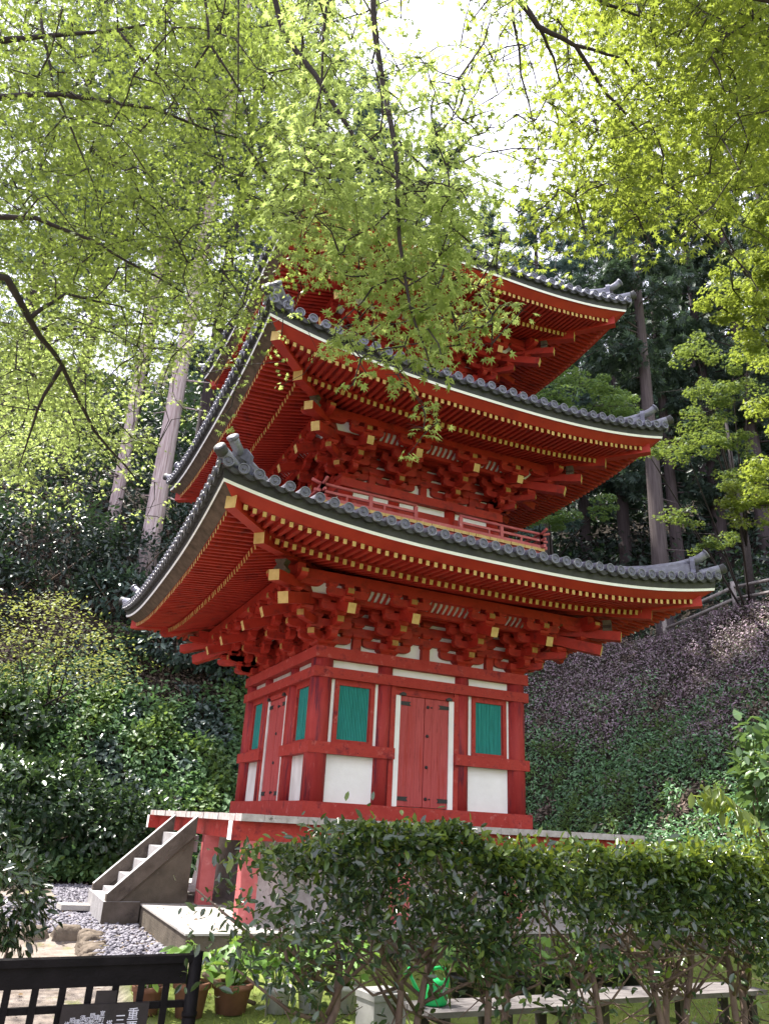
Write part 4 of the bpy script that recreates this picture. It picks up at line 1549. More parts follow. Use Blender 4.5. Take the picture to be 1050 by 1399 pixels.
def cedar_at(u, v, t, *a, **k):
    p = at(u, v, t)
    z = float(terrain(p[0], p[1]))
    return cedar((p[0], p[1], z), *a, **k)


# u, v, depth, height, crown base, crown radius, trunk radius, bark, leaves, label
for i, (u, v, t, h, cb, cr, r0, bk, lf, lab, nb) in enumerate((
        (205, 765, 27.5, 38, 14, 4.2, .29, M_barkp, L_cedar, 'big straight cedar with a sunlit pale trunk left of the pagoda', 46),
        (139, 780, 29, 36, 12, 4.0, .21, M_barkp, L_cedar, 'slim pinkish cedar trunk just left of the big pale cedar', 40),
        (72, 700, 33, 40, 11, 4.6, .22, M_bark, L_cedar, 'dim cedar trunk half hidden behind the left maple', 40),
        (-35, 700, 31, 40, 8, 5.0, .3, M_bark, L_cedarb, 'cedar cut by the left edge behind the maple', 50),
        (262, 700, 36, 42, 7, 5.2, .3, M_bark, L_cedarb, 'blue green cedar rising behind the big pale trunk', 56),
        (372, 700, 38, 42, 8, 5.2, .3, M_bark, L_cedar, 'cedar seen through the maple leaves over the left roof corners', 56),
        (903, 790, 29.5, 26, 11.5, 3.4, .29, M_barkm, L_cedar, 'tall dark cedar with a bare grey trunk right of the roofs', 52),
        (926, 770, 34, 26, 5, 3.2, .24, M_bark, L_cedar, 'thinner cedar close behind the bare grey trunk', 44),
        (856, 770, 38, 24, 4, 3.2, .27, M_bark, L_cedar, 'slender far cedar between the bare trunk and the roofs', 46),
        (800, 760, 41, 25, 3, 3.6, .26, M_bark, L_cedarb, 'far bluish cedar just right of the second roof', 50),
        (745, 760, 37, 25, 4, 3.8, .3, M_bark, L_cedarb, 'bluish cedar rising over the tip of the top roof', 56),
        (665, 760, 43, 25, 8, 4.0, .3, M_bark, L_cedarb, 'pale blue green cedar right behind the top roof', 60),
        (450, 960, 24.6, 27, 8, 4.0, .3, M_bark, L_cedarb, 'cedar hidden up to its crown behind the upper roofs', 56),  # this cedar and the next are added to shade the right bank
        (575, 960, 27.0, 26, 8, 4.0, .3, M_bark, L_cedar, 'cedar rising right behind the tip of the pagoda', 56),
        (985, 760, 35, 25, 3, 3.4, .28, M_bark, L_cedar, 'dark cedar standing behind the rail fence', 50),
        (1050, 760, 33, 26, 3, 3.6, .3, M_bark, L_cedar, 'dark cedar cut by the right edge', 52),
        (1120, 760, 36, 26, 3, 3.6, .3, M_bark, L_cedar, 'outermost dark cedar past the right maple', 50),
        (20, 640, 46, 36, 5, 4.4, .3, M_bark, L_cedar, 'far dark cedar deep behind the left maple', 60),
        (170, 640, 50, 36, 5, 4.4, .3, M_bark, L_cedarb, 'far bluish cedar between the slim trunk and the big pale trunk', 60),
        (310, 640, 54, 36, 5, 4.6, .3, M_bark, L_cedar, 'far dark cedar just left of the upper roof corners', 60),
        (470, 640, 58, 26, 5, 4.8, .3, M_bark, L_cedar, 'farthest bluish cedar glimpsed left of the spire', 60),
        (890, 640, 52, 24, 4, 4.4, .3, M_bark, L_cedar, 'far dark cedar behind the bare grey trunk', 60),
        (960, 640, 48, 24, 4, 4.4, .3, M_bark, L_cedarb, 'far bluish cedar above the rail fence', 60),
        (1040, 640, 50, 22, 3, 4.6, .3, M_bark, L_cedar, 'far dark cedar in the upper right forest', 60),
        (810, 640, 56, 22, 3, 4.6, .3, M_bark, L_cedar, 'far dark cedar right of the top roof', 60),
        (720, 640, 60, 22, 4, 4.6, .3, M_bark, L_cedarb, 'hazy far cedar over the top roof', 60))):
    cedar_at(u, v, t, h, cb, cr, r0, bk, lf, lab, nb, 300 + i)


# rail fence along the crest
def crest_at(u):
    d = ray(u, 830)
    for t in np.arange(8, 60, .05):
        p = CAM + d * t
        if math.hypot(max(p[0] - TX, 0), max(p[1] - TY, 0)) > 8.75:
            return p


pF = [crest_at(1004), crest_at(1125), crest_at(905)]
RF = empty('rail_fence', tuple(pF[0]))
tag(RF, 'weathered two rail wooden fence on top of the purple bank', 'fence')
f0 = np.array(pF[0])
pts = []
for q in pF:
    z = float(terrain(q[0], q[1]))
    pts.append(np.array((q[0], q[1], z)))
for q in pts:
    b = MB()
    b.tube([q - f0 + (0, 0, -.3), q - f0 + (0, 0, .98)], [.085, .075], M_rail, 10)
    b.build('post', RF)
for hz in (.42, .80):
    for a, c in ((2, 0), (0, 1)):
        b = MB()
        b.tube([pts[a] - f0 + (0, 0, hz), pts[c] - f0 + (0, 0, hz)], .055, M_rail, 8)
        b.build('rail', RF)


# ================================================================== maples
def density(u, v, grid, cell=75.0):
    g = np.array(grid, float)
    x = np.clip(u / cell - .5, 0, g.shape[1] - 1.001); y = np.clip(v / cell - .5, 0, g.shape[0] - 1.001)
    i, j = y.astype(int), x.astype(int)
    fy, fx = y - i, x - j
    return (g[i, j] * (1 - fx) + g[i, j + 1] * fx) * (1 - fy) + (g[i + 1, j] * (1 - fx) + g[i + 1, j + 1] * fx) * fy


GRID = [[.85, .75, .7, .85, .95, .85, .40, .28, .26, .30, .55, .85, 1, 1],
        [1, 1, 1, .9, 1, .9, .5, .45, .26, .28, .55, .9, 1, 1],
        [1, 1, 1, 1, .85, .95, .75, .75, .32, .15, .65, .9, .95, .9],
        [1, 1, 1, 1, .95, .95, .95, 1, .8, .05, .6, .75, .6, .4],
        [1, 1, 1, .9, .65, .42, .55, .9, .7, .0, .3, .15, .0, .1],
        [1, 1, 1, .9, .7, .12, .3, .9, .3, 0, .0, 0, 0, 0],
        [1, 1, .9, .45, .4, 0, .08, .6, .12, 0, 0, 0, 0, 0],
        [1, .95, .55, .05, 0, 0, 0, .1, .0, 0, 0, 0, 0, 0],
        [.95, .65, .5, 0, 0, 0, 0, 0, 0, 0, 0, 0, 0, 0],
        [.10, .0, .15, 0, 0, 0, 0, 0, 0, 0, 0, 0, 0, 0],
        [0] * 14, [0] * 14]


def spray(c, rad, n, r_, size, away):
    """a flat drooping layer of leaves round one twig"""
    a = r_.uniform(0, 6.283, n)
    q = np.sqrt(r_.random(n)) * rad
    x, y = q * np.cos(a), q * np.sin(a)
    tl = r_.normal(size=2) * .36
    z = x * tl[0] + y * tl[1] - .35 * (q * q) / rad + r_.normal(0, .05 * rad + .012, n)
    P = np.array(c) + np.stack([x, y, z], -1)
    D = np.stack([np.cos(a), np.sin(a), 0 * a], -1) * .8 + r_.normal(size=(n, 3)) * .45 + (0, 0, -.55)
    N = r_.normal(size=(n, 3)) * .27 + np.stack([.7 * x / rad - tl[0] * 1.2, .7 * y / rad - tl[1] * 1.2, np.ones(n)], -1)
    return P, D, N, r_.uniform(size[0], size[1], n)


def maple(label, trunk_pts, trunk_r, limbs, sprays, leafm, size, seed, group, tscale=1.0, twig=True, tmpl=MAPLE):
    r_ = np.random.default_rng(seed)
    base = np.array(trunk_pts[0], float)
    root = empty('maple_tree', tuple(base))
    tag(root, label, 'tree', group)
    b = MB()
    b.tube([np.array(p) - base for p in trunk_pts], trunk_r, M_twig, 12)
    nodes = [np.array(trunk_pts[-1], float)]
    for pl, r0 in limbs:
        # resample with a little crookedness
        pl = [np.array(p, float) for p in pl]
        out = []
        for i in range(len(pl) - 1):
            for f in (0, .33, .66):
                q = pl[i] + (pl[i + 1] - pl[i]) * f
                out.append(q + r_.normal(size=3) * .012 * np.linalg.norm(pl[i + 1] - pl[i]) * (i > 0 or f > 0))
        out.append(pl[-1])
        m = len(out)
        b.tube([q - base for q in out], [r0 * (1 - .8 * i / (m - 1)) for i in range(m)], M_twig, 6)
        nodes += out[m // 4:]
    P, D, N, S = [], [], [], []
    sprays = list(sprays)
    todo = list(range(len(sprays)))
    cs = np.array([c for c, _, _ in sprays])
    nd = np.array(nodes)
    best = np.array([np.sqrt(((nd - c) ** 2).sum(1)).min() for c in cs])
    par = [nd[np.argmin(((nd - c) ** 2).sum(1))] for c in cs]
    while todo:                                     # twigs grow from the nearest wood outwards
        i = min(todo, key=lambda j: best[j])
        todo.remove(i)
        c, rad, n = sprays[i]
        c = np.array(c)
        p, d, nn, s_ = spray(c, rad, n, r_, size, None)
        P.append(p); D.append(d); N.append(nn); S.append(s_)
        L = best[i]
        if twig and L < 1.7:
            q = par[i]
            mid = (q + c) / 2 + r_.normal(size=3) * .07 * L + (0, 0, .06 * L)
            b.tube([q - base, mid - base, c - base], [.006 * tscale, .0046 * tscale, .0032 * tscale], M_twig, 4, cap=False)
        for _ in range(3):
            e = c + r_.normal(size=3) * rad * (.5, .5, .12)
            b.tube([c - base, e - base], [.0024 * tscale, .001 * tscale], M_twig, 3, cap=False)
        for j in todo:
            dj = np.linalg.norm(cs[j] - c)
            if dj < best[j]:
                best[j] = dj; par[j] = c
    P = np.concatenate(P) - base
    leaf_mesh('crown', P, np.concatenate(D), np.concatenate(N), np.concatenate(S), tmpl, leafm, root)
    b.build('trunk', root)
    return root


def sample_sprays(n_try, ulo, uhi, vlo, vhi, depth, r_, rad, nl, mult=1.0):
    out = []
    U = r_.uniform(ulo, uhi, n_try); V = r_.uniform(vlo, vhi, n_try)
    dn = density(U, V, GRID) * mult
    e = 55
    dmin = np.min([density(U + a, V + b_, GRID) for a, b_ in ((e, 0), (-e, 0), (0, e), (0, -e), (e * .7, e * .7), (-e * .7, e * .7))], axis=0)
    for u, v, d, dm in zip(U, V, dn, dmin):
        if r_.random() < d:
            t = depth(u, v, r_)
            if dm < .3:
                for _ in range(2):
                    rr = r_.uniform(.06, .13)
                    out.append((at(u + r_.normal() * 22, v + r_.normal() * 22, t), rr, int(r_.uniform(7, 16))))
                continue
            rr = r_.uniform(rad[0], rad[1])
            out.append((at(u, v, t), rr, int(nl * (rr / rad[1]) ** 2 * r_.uniform(.6, 1.2)) + 5))
    return out


r_ = np.random.default_rng(55)
# left maple: deep layers, nearer towards the top, further at the low left fringe
sp = sample_sprays(360, -60, 430, -40, 700, lambda u, v, q: q.uniform(4.4, 6.4) + .0030 * max(0, v - 250), r_, (.20, .40), 80)
sp += sample_sprays(1500, -90, 430, -300, 705, lambda u, v, q: q.uniform(6.4, 9.6) + .0020 * max(0, v - 250), r_, (.28, .58), 105)
sp = [q for q in sp if not ((q[0] - CAM) @ cup / ((q[0] - CAM) @ cf) * -FPX + PH / 2 < -50 and (q[0] - CAM) @ crt / ((q[0] - CAM) @ cf) * FPX + PW / 2 > 230)]
lim = [([(-7.6, -8.6, 2.2), at(-60, 70, 5.2), at(0, 55, 5.2), at(55, 52, 5.3), at(160, 40, 5.6), at(235, 29, 5.9)], .032),
       ([(-7.6, -8.6, 2.2), at(-60, 140, 5.0), at(0, 133, 5.0), at(80, 128, 5.1), at(210, 150, 5.4), at(330, 190, 5.9)], .032),
       ([(-7.6, -8.6, 1.9), at(-60, 300, 5.0), at(0, 296, 5.0), at(50, 298, 5.0), at(130, 330, 5.2), at(250, 400, 5.6)], .030),
       ([(-7.6, -8.6, 1.6), at(-50, 370, 4.9), at(10, 380, 5.0), at(40, 435, 5.2), at(85, 500, 5.7), at(130, 590, 6.3), at(190, 660, 6.8)], .036),
       ([at(40, 435, 5.2), at(90, 400, 5.5), at(200, 430, 6.0)], .018),
       ([at(85, 500, 5.7), at(50, 560, 6.0), at(25, 640, 6.3)], .018),
       ([at(55, 20, 5.3), at(75, 120, 5.3), at(120, 230, 5.4), at(145, 330, 5.5)], .012),
       ([at(160, 40, 5.6), at(240, 130, 5.7), at(300, 230, 6)], .012),
       ([at(330, 190, 5.9), at(380, 260, 6.0), at(400, 360, 6.1)], .012)]
low = [q for q in sp if (q[0] - CAM) @ cup / ((q[0] - CAM) @ cf) * -FPX + PH / 2 > 440 + r_.normal() * 40]  # low fringe split off to take the leaf colour with painted sunlight
lowid = set(id(q) for q in low)
sp = [q for q in sp if id(q) not in lowid]
low = [(CAM + (q[0] - CAM) * 1.12, q[1] * 1.12, q[2]) for q in low]
TL = np.array((-9.2, -4.6, 3.6))
maple('maple painted in sunlit lime whose lowest boughs hang before the pale cedar trunks', [(-9.4, -4.5, -1.7), (-9.4, -4.5, .6), (-9.3, -4.6, 2.4), TL], [.16, .13, .11, .08],
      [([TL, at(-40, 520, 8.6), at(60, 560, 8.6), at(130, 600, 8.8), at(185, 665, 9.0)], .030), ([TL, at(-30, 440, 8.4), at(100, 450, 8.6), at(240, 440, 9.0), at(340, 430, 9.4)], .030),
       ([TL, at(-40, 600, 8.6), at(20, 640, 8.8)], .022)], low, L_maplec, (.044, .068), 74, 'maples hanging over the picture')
maple('old maple on the left whose layered branches hang over the whole left side', [(-7.7, -8.6, -1.7), (-7.75, -8.6, 0), (-7.6, -8.6, 1.6), (-7.6, -8.6, 2.3)],
      [.17, .14, .12, .10], lim, sp, L_maple, (.042, .064), 71, 'maples hanging over the picture')
# overhead maple: hanging sprays in the middle
sp = sample_sprays(600, 400, 700, -50, 600, lambda u, v, q: q.uniform(3.8, 6.6), r_, (.16, .34), 48)
for (u, v, t, rr, n) in ((590, 525, 3.9, .06, 22), (585, 490, 3.9, .10, 40), (560, 455, 3.9, .13, 52), (600, 440, 4.0, .13, 52), (545, 415, 4.0, .15, 60), (590, 385, 4.1, .16, 60), (500, 430, 3.9, .09, 26),
                         (630, 340, 4.1, .17, 55), (655, 300, 4.2, .17, 50), (545, 340, 4.1, .18, 60), (440, 400, 4.1, .14, 34), (470, 380, 4.1, .12, 30), (400, 330, 4.2, .16, 40), (610, 300, 4.2, .2, 60)):
    v -= 36
    for _ in range(2):
        sp.append((at(u + r_.normal() * 14, v + r_.normal() * 11, t + r_.uniform(-.25, .35)), rr * r_.uniform(.6, .95), int(n * .75)))
TO = np.array((-4.6, -14.6, 4.6))
lim = [([TO, at(500, -120, 4.4), at(525, 120, 4.3), at(543, 240, 4.1), at(545, 330, 4.0), at(560, 420, 3.95), at(588, 500, 3.9)], .022),
       ([TO, at(350, -80, 4.6), at(390, 50, 4.6), at(450, 130, 4.4), at(490, 200, 4.3), at(560, 260, 4.2), at(640, 330, 4.15)], .024),
       ([at(450, -60, 4.5), at(440, 100, 4.5), at(437, 200, 4.5), at(445, 290, 4.4)], .010),
       ([at(325, -60, 4.8), at(325, 80, 4.8), at(322, 200, 4.9)], .009),
       ([at(275, -50, 5.0), at(287, 60, 5.0), at(330, 130, 5.1), at(350, 220, 5.2)], .012),
       ([at(287, 60, 5.0), at(250, 120, 5.2), at(215, 175, 5.4)], .008),
       ([at(543, 190, 4.2), at(580, 230, 4.2), at(610, 270, 4.2)], .008)]
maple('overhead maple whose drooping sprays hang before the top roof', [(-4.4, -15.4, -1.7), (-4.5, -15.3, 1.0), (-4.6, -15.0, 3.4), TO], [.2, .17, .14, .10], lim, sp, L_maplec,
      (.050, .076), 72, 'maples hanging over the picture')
# right maple
sp = sample_sprays(1250, 660, 1110, -220, 420, lambda u, v, q: q.uniform(4.2, 8.0), r_, (.2, .44), 84)
for (u, v, t, rr, n) in ((760, 300, 4.6, .2, 50), (735, 325, 4.6, .10, 22), (840, 270, 4.6, .18, 48), (905, 250, 4.6, .2, 50), (800, 250, 4.6, .2, 50), (870, 295, 4.5, .10, 22), (720, 260, 4.7, .2, 46)):
    sp.append((at(u, v, t), rr, n))
TR = np.array((-.6, -12.2, 3.2))
lim = [([TR, at(900, -140, 4.4), at(700, -10, 4.6), at(735, 35, 4.6), at(785, 62, 4.6), at(830, 130, 4.7), at(880, 190, 4.8)], .028),
       ([at(735, 35, 4.6), at(755, 80, 4.7), at(770, 130, 4.8)], .012),
       ([at(785, 62, 4.6), at(850, 80, 4.7), at(900, 130, 4.8)], .012),
       ([TR, at(760, -60, 4.5), at(820, 3, 4.6), at(890, 28, 4.7)], .024),
       ([at(700, -10, 4.6), at(712, 100, 4.7), at(735, 200, 4.8)], .010),
       ([TR, at(1130, 60, 4.8), at(1000, 45, 4.9), at(930, 42, 5.0)], .02)]
maple('maple on the right with bright yellow green leaves across the top corner', [(-.3, -12.1, -1.7), (-.3, -12.1, 1.2), (-.6, -12.2, 3.3)], [.18, .15, .1], lim, sp, L_mapler,
      (.048, .078), 73, 'maples hanging over the picture')

# maples further right: layered boughs
def layered(label, trunk, layers, leafm, seed, size, group, tmpl=MAPLE, thick=.16):
    q_ = np.random.default_rng(seed)
    base = np.array(trunk[0], float)
    root = empty('maple_tree', tuple(base))
    tag(root, label, 'tree', group)
    b = MB()
    tr = [np.array(p, float) for p in trunk]
    b.tube([p - base for p in tr], np.linspace(.16, .05, len(tr)), M_twig, 10)
    P, D, N = [], [], []
    for (u, v, t, ru, n) in layers:
        c = at(u, v, t)
        k = t / FPX
        a = q_.uniform(0, 6.283, n); q = np.sqrt(q_.random(n))
        n = int(n * 2.0)
        ns = 9
        sa = q_.uniform(0, 6.283, ns); sr = np.sqrt(q_.random(ns)) * .85
        sz = q_.normal(0, .22, ns)
        pick = q_.integers(0, ns, n)
        a = q_.uniform(0, 6.283, n); q = np.sqrt(q_.random(n)) * q_.uniform(.22, .5, ns)[pick]
        x = (sr[pick] * np.cos(sa[pick]) + q * np.cos(a)) * ru * k
        y = (sr[pick] * np.sin(sa[pick]) + q * np.sin(a)) * ru * k * .85
        z = -.30 * (sr[pick] ** 2) * ru * k - .55 * q * q * ru * k + sz[pick] * ru * k + q_.normal(0, thick * .22, n)
        p = c + np.stack([x, y, z], -1)
        P.append(p)
        D.append(np.stack([np.cos(a), np.sin(a), 0 * a], -1) + q_.normal(size=(n, 3)) * .5 + (0, 0, -.5))
        N.append(q_.normal(size=(n, 3)) * .35 + (0, 0, 1))
        j = np.argmin([np.linalg.norm(p_ - c) + 2.0 * max(0, p_[2] - c[2]) for p_ in tr])
        mid = (tr[j] + c) / 2 + (0, 0, .1)
        b.tube([tr[j] - base, mid - base, c - base], [.04, .025, .01], M_twig, 5, cap=False)
        for _ in range(4):
            e = c + q_.normal(size=3) * (ru * k * .5, ru * k * .5, .08)
            b.tube([c - base, e - base], [.012, .004], M_twig, 4, cap=False)
    P = np.concatenate(P)
    leaf_mesh('crown', P - base, np.concatenate(D), np.concatenate(N), q_.uniform(size[0], size[1], len(P)), tmpl, leafm, root)
    b.build('trunk', root)


p = at(1150, 700, 12.5); zt = float(terrain(p[0], p[1]))
layered('bright maple reaching in from the right edge in flat golden green layers', [(p[0], p[1], zt), (p[0], p[1], zt + 3), (p[0] - .3, p[1], zt + 6.5), (p[0] - .6, p[1], zt + 9)],
        [(1010, 260, 11.5, 65, 900), (1040, 215, 11.5, 60, 800), (965, 275, 11.5, 36, 380), (1050, 290, 11, 55, 700), (1000, 395, 12, 55, 800), (1045, 375, 12, 60, 900), (1040, 425, 12, 60, 800),
         (985, 420, 12, 28, 300), (1060, 470, 12, 60, 700), (1035, 660, 12, 50, 620), (1060, 640, 12, 50, 560), (1010, 690, 12, 32, 280), (1050, 555, 12.5, 36, 340), (1060, 120, 11, 50, 600), (1045, 690, 12, 45, 420)],
        L_mapler, 81, (.05, .082), 'maples at the foot of the right hill')
p = at(1010, 720, 27); zt = float(terrain(p[0], p[1]))
layered('mid green maple in thin shaded layers above the purple bank', [(p[0], p[1], zt), (p[0] + .2, p[1], zt + 3), (p[0], p[1], zt + 6), (p[0], p[1], zt + 8)],
        [(930, 600, 19, 45, 520), (975, 560, 19.5, 45, 520), (950, 530, 20, 34, 260), (950, 480, 20, 40, 420), (1000, 520, 19, 45, 460), (880, 612, 18.5, 26, 260), (995, 600, 19, 40, 400),
         (975, 730, 19, 34, 300), (930, 700, 19.5, 34, 260), (1000, 650, 19, 30, 260), (1020, 480, 19, 40, 400)],
        L_maplef, 82, (.065, .115), 'maples at the foot of the right hill')
p = at(745, 690, 31); zt = float(terrain(p[0], p[1]))
layered('soft green maple between the second and the top roof on the right', [(p[0], p[1], zt), (p[0] + .2, p[1], zt + 3), (p[0], p[1], zt + 6), (p[0], p[1], zt + 7)],
        [(790, 525, 25, 45, 700), (840, 535, 25, 35, 420), (755, 540, 25, 38, 480), (810, 555, 24, 50, 600), (770, 510, 25.5, 28, 300), (850, 560, 24.5, 30, 300), (740, 565, 24, 30, 320),
         (770, 700, 23, 36, 320), (735, 705, 23, 30, 260), (820, 690, 24, 30, 200)],
        L_midg, 83, (.08, .14), 'maples at the foot of the right hill')

# ================================================================== lattice fence and sign
FY = -8.02
gz = float(terrain(-5, FY))
LF = empty('lattice_fence', (-4.63, FY, gz), R(0))
tag(LF, 'black wooden lattice fence panel at the lower left', 'fence')


def lf(b, name, parent=LF):
    o = b.build(name, parent)
    return o


ztop = -.745 - gz
# direction along the fence: a touch nearer on the left
b = MB(); b.tube([(-.02, -.01, -.1), (-.02, -.01, ztop + .02)], [.038, .036], M_lattice, 12); b.tube([(-.02, -.01, ztop - .28), (-.02, -.01, ztop - .26)], [.041, .041], M_lattice, 12)
lf(b, 'post')
b = MB(); b.bar((-1.6, .0, ztop - .03), (-.02, 0, ztop - .012), .07, .035, M_lattice); lf(b, 'cap_rail')
b = MB(); b.bar((-1.6, .0, ztop - .095), (-.06, 0, ztop - .08), .03, .095, M_lattice); lf(b, 'top_board')
for hz in (.225, .385, .545):
    b = MB(); b.bar((-1.6, .012, ztop - hz - .012), (-.05, .012, ztop - hz), .022, .032, M_lattice); lf(b, 'rail')
for i in range(11):
    xx = -.16 - i * .128
    b = MB(); b.box(xx - .017, xx + .017, -.013, .0, -.02, ztop - .13, M_lattice); lf(b, 'slat')
SG = empty('sign_board', (-5.085, FY - .05, gz))
tag(SG, 'dark wooden notice board with white vertical writing hung on the lattice fence', 'sign')
sw, st, sb = .42, -.945 - gz, -1.50 - gz
b = MB(); b.box(-sw / 2, sw / 2, -.012, .012, sb, st, M_sign); b.build('board', SG)
b = MB(); b.box(-sw * .14, sw * .10, -.006, .010, st, st + .055, M_sign); b.build('hanger', SG)


def vtext(body, x, ztop_, size):
    cu = bpy.data.curves.new('lettering', 'FONT')
    cu.body = '\n'.join(body)
    cu.size = size
    cu.space_line = .98
    cu.align_x = 'CENTER'
    cu.extrude = .0008
    tmp = bpy.data.objects.new('tmp', cu)
    COL.objects.link(tmp)
    dg_ = bpy.context.evaluated_depsgraph_get()
    me = bpy.data.meshes.new_from_object(tmp.evaluated_get(dg_))
    bpy.data.objects.remove(tmp)
    me.materials.clear(); me.materials.append(M_letter)
    o = bpy.data.objects.new('lettering', me)
    COL.objects.link(o)
    o.parent = SG
    o.rotation_euler = (R(90), 0, 0)
    o.location = (x, -.0135, ztop_ - size * .85)


vtext('重要文化財', .135, st - .02, .058)
vtext('三重塔', .075, st - .045, .055)
vtext('塔高十七米', .025, st - .07, .032)
for i, tx in enumerate(('室町時代嘉吉二年', '建立本瓦葺方三', '間総高五丈八尺', '初重内部来迎柱', '須弥壇壁画彩色', '隅木受邪鬼木彫', '昭和十八年解体', '修理平成十五年')):
    vtext(tx, -.015 - i * .023, st - .028 - .004 * i - .012 * (i % 2), .026)

# ================================================================== benches, pots, can, box
def bench(x0, x1, yc, w, ztop_, label, skew):
    xc = (x0 + x1) / 2
    gz = float(terrain(xc, yc))
    root = empty('bench', (xc, yc, gz), skew)
    tag(root, label, 'bench', 'low slatted benches')
    L = x1 - x0; h = ztop_ - gz
    for i in range(4):
        b = MB(); ya = -w / 2 + w * i / 4
        b.box(-L / 2, L / 2, ya + .004, ya + w / 4 - .004, h - .035 - .001 * i, h - .001 * i, M_bench)
        b.build('seat_board', root)
    for sx in (-1, 1):
        for sy in (-1, 1):
            b = MB(); b.box(sx * (L / 2 - .16) - .035, sx * (L / 2 - .16) + .035, sy * (w / 2 - .06) - .03, sy * (w / 2 - .06) + .03, -.03, h - .037, M_benchleg); b.build('leg', root)
        b = MB(); b.box(sx * (L / 2 - .16) - .02, sx * (L / 2 - .16) + .02, -w / 2 + .02, w / 2 - .02, h - .09, h - .038, M_benchleg); b.build('cross_rail', root)
    for sy in (-1, 1):
        b = MB(); b.box(-.035, .035, sy * (w / 2 - .06) - .03, sy * (w / 2 - .06) + .03, -.03, h - .037, M_benchleg); b.build('leg', root)
    b = MB(); b.box(-L / 2 + .16, L / 2 - .16, -.02, .02, .08, .13, M_benchleg); b.build('stretcher', root)
    return root


bench(-1.40, .55, -7.04, .42, -1.20, 'right low bench with a pale slatted top', R(1.5))
bench(-2.80, -1.43, -7.05, .42, -1.235, 'left low bench with the green watering can on it', R(.5))

# watering can on the left bench
WC = empty('watering_can', (-2.62, -7.02, -1.234))
tag(WC, 'bright green plastic watering can standing on the left bench', 'watering can')
b = MB(); b.lathe([(.082, 0), (.095, .01), (.10, .03), (.096, .13), (.085, .165), (.06, .18), (.058, .172)], M_can, 20); b.build('body', WC)
b = MB(); b.tube([(-.055, 0, .17), (-.03, 0, .225), (.05, 0, .235), (.105, 0, .215), (.115, 0, .15), (.095, 0, .08)], .013, M_can, 8); b.build('handle', WC)
b = MB(); b.tube([(-.08, 0, .04), (-.14, 0, .09), (-.20, 0, .19)], [.022, .017, .012], M_can, 8); s_ = b.build('spout', WC)
b = MB(); b.tube([(-.198, 0, .187), (-.225, 0, .222)], [.014, .04], M_can, 12); b.build('rose', s_)

# pale upright box by the left bench
p = np.array((-2.72, -6.35))
gz = float(terrain(p[0], p[1]))
WB = empty('storage_box', (p[0], p[1], gz), R(8))
tag(WB, 'pale lidded box behind the left bench beside the green can', 'box')
b = MB(); b.box(-.15, .15, -.13, .13, 0, .29, M_box); b.build('body', WB)
b = MB(); b.box(-.16, .16, -.14, .14, .29, .335, M_box); b.box(-.12, .12, -.1, .1, .335, .352, M_box); b.build('lid', WB)


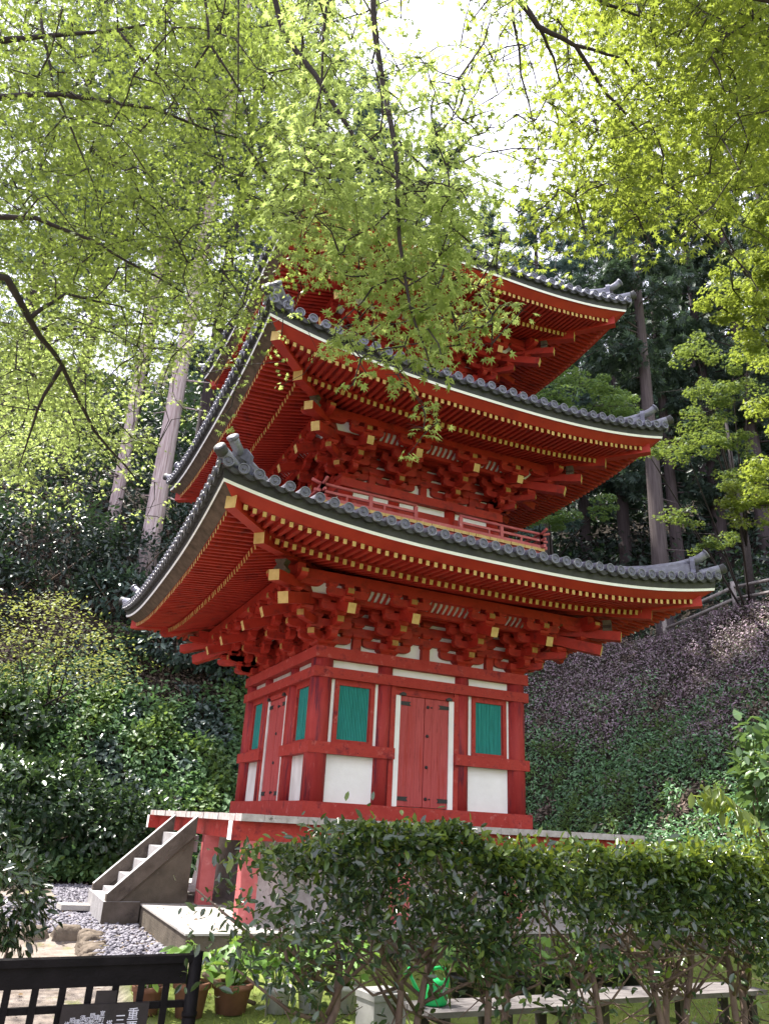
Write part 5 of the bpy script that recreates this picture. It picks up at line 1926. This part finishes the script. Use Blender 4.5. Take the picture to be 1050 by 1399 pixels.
def potted(x, y, r_pot, h_pot, mat, n, lsz, hplant, label, group, seed, broad=True, lm=None):
    q_ = np.random.default_rng(seed)
    gz = float(terrain(x, y))
    root = empty('potted_plant', (x, y, gz))
    tag(root, label, 'potted plant', group)
    b = MB(); b.lathe([(r_pot * .72, 0), (r_pot * .93, h_pot * .8), (r_pot * 1.04, h_pot * .82), (r_pot * 1.06, h_pot), (r_pot * .9, h_pot), (r_pot * .88, h_pot * .9)], mat, 18); pt = b.build('pot', root)
    b = MB(); b.lathe([(r_pot * .88, h_pot * .84), (r_pot * .86, h_pot * .92)], M_soil, 14); b.build('soil', pt)
    P, D = [], []
    b = MB()
    for i in range(n):
        a = q_.uniform(0, 6.283); rr = q_.uniform(.1, 1) * r_pot * 1.5
        z = h_pot + hplant * q_.uniform(.25, 1) * (1 - .25 * rr / r_pot / 1.5)
        c = np.array((rr * math.cos(a), rr * math.sin(a), z))
        P.append(c); D.append(np.array((math.cos(a), math.sin(a), -.25)) + q_.normal(size=3) * .3)
        if i % 2 == 0:
            b.tube([(c[0] * .25, c[1] * .25, h_pot * .85), (c[0] * .6, c[1] * .6, h_pot + (z - h_pot) * .6), c], [.005, .004, .0025], L_pot, 4)
    leaf_mesh('leaves', P, D, q_.normal(size=(n, 3)) * .35 + (0, -.2, 1), q_.uniform(lsz[0], lsz[1], n), BROAD, lm or L_pot, root)
    b.build('stem', root)


for i, (x, y, rp, hp, mt, n, hpl, lab) in enumerate((
        (-4.02, -5.45, .15, .25, M_terra, 46, .34, 'terracotta pot of fresh green leaves right beside the fence post'),
        (-3.66, -5.40, .17, .22, M_terra, 60, .38, 'wide terracotta pot crossed by a slanting stick'),
        (-4.35, -5.35, .13, .20, M_terra, 30, .20, 'terracotta pot seen through the lattice fence'),
        (-3.27, -5.45, .12, .20, M_potg, 44, .36, 'first pale pot right of the terracotta pots'),
        (-2.98, -5.47, .12, .20, M_potg, 40, .34, 'middle pale pot of the three pale pots'),
        (-2.66, -5.50, .14, .21, M_potg, 54, .42, 'widest pale pot with the tallest leaves'))):
    potted(x, y, rp, hp, mt, n, (.10, .17), hpl, lab, 'potted plants along the platform', 500 + i)
names_b = ['black pot behind the bench, nearest the green watering can', 'second black pot from the watering can in the row behind the benches', 'third black pot from the watering can in the row behind the benches',
           'fourth black pot from the watering can in the row behind the benches', 'fifth black pot in the row, between two hedge trunks', 'sixth black pot in the row behind the right bench',
           'black pot at the right end of the row behind the right bench']
for i in range(7):
    x = -1.38 + i * .345
    potted(x, -5.35 + .04 * math.sin(i * 2), .135, .21, M_potb, 34 + (i * 7) % 13, (.10, .18), .34 if i < 5 else .2, names_b[i], 'potted plants along the platform', 540 + i)
b = MB()
b.tube([(0, 0, .0), (.30, .12, -.18), (.52, .2, -.26)], [.02, .018, .016], M_stem, 8)
o = b.build('garden_stick', loc=(-3.98, -5.62, -1.24))
tag(o, 'brown stick leaning across the wide terracotta pot', 'stick')
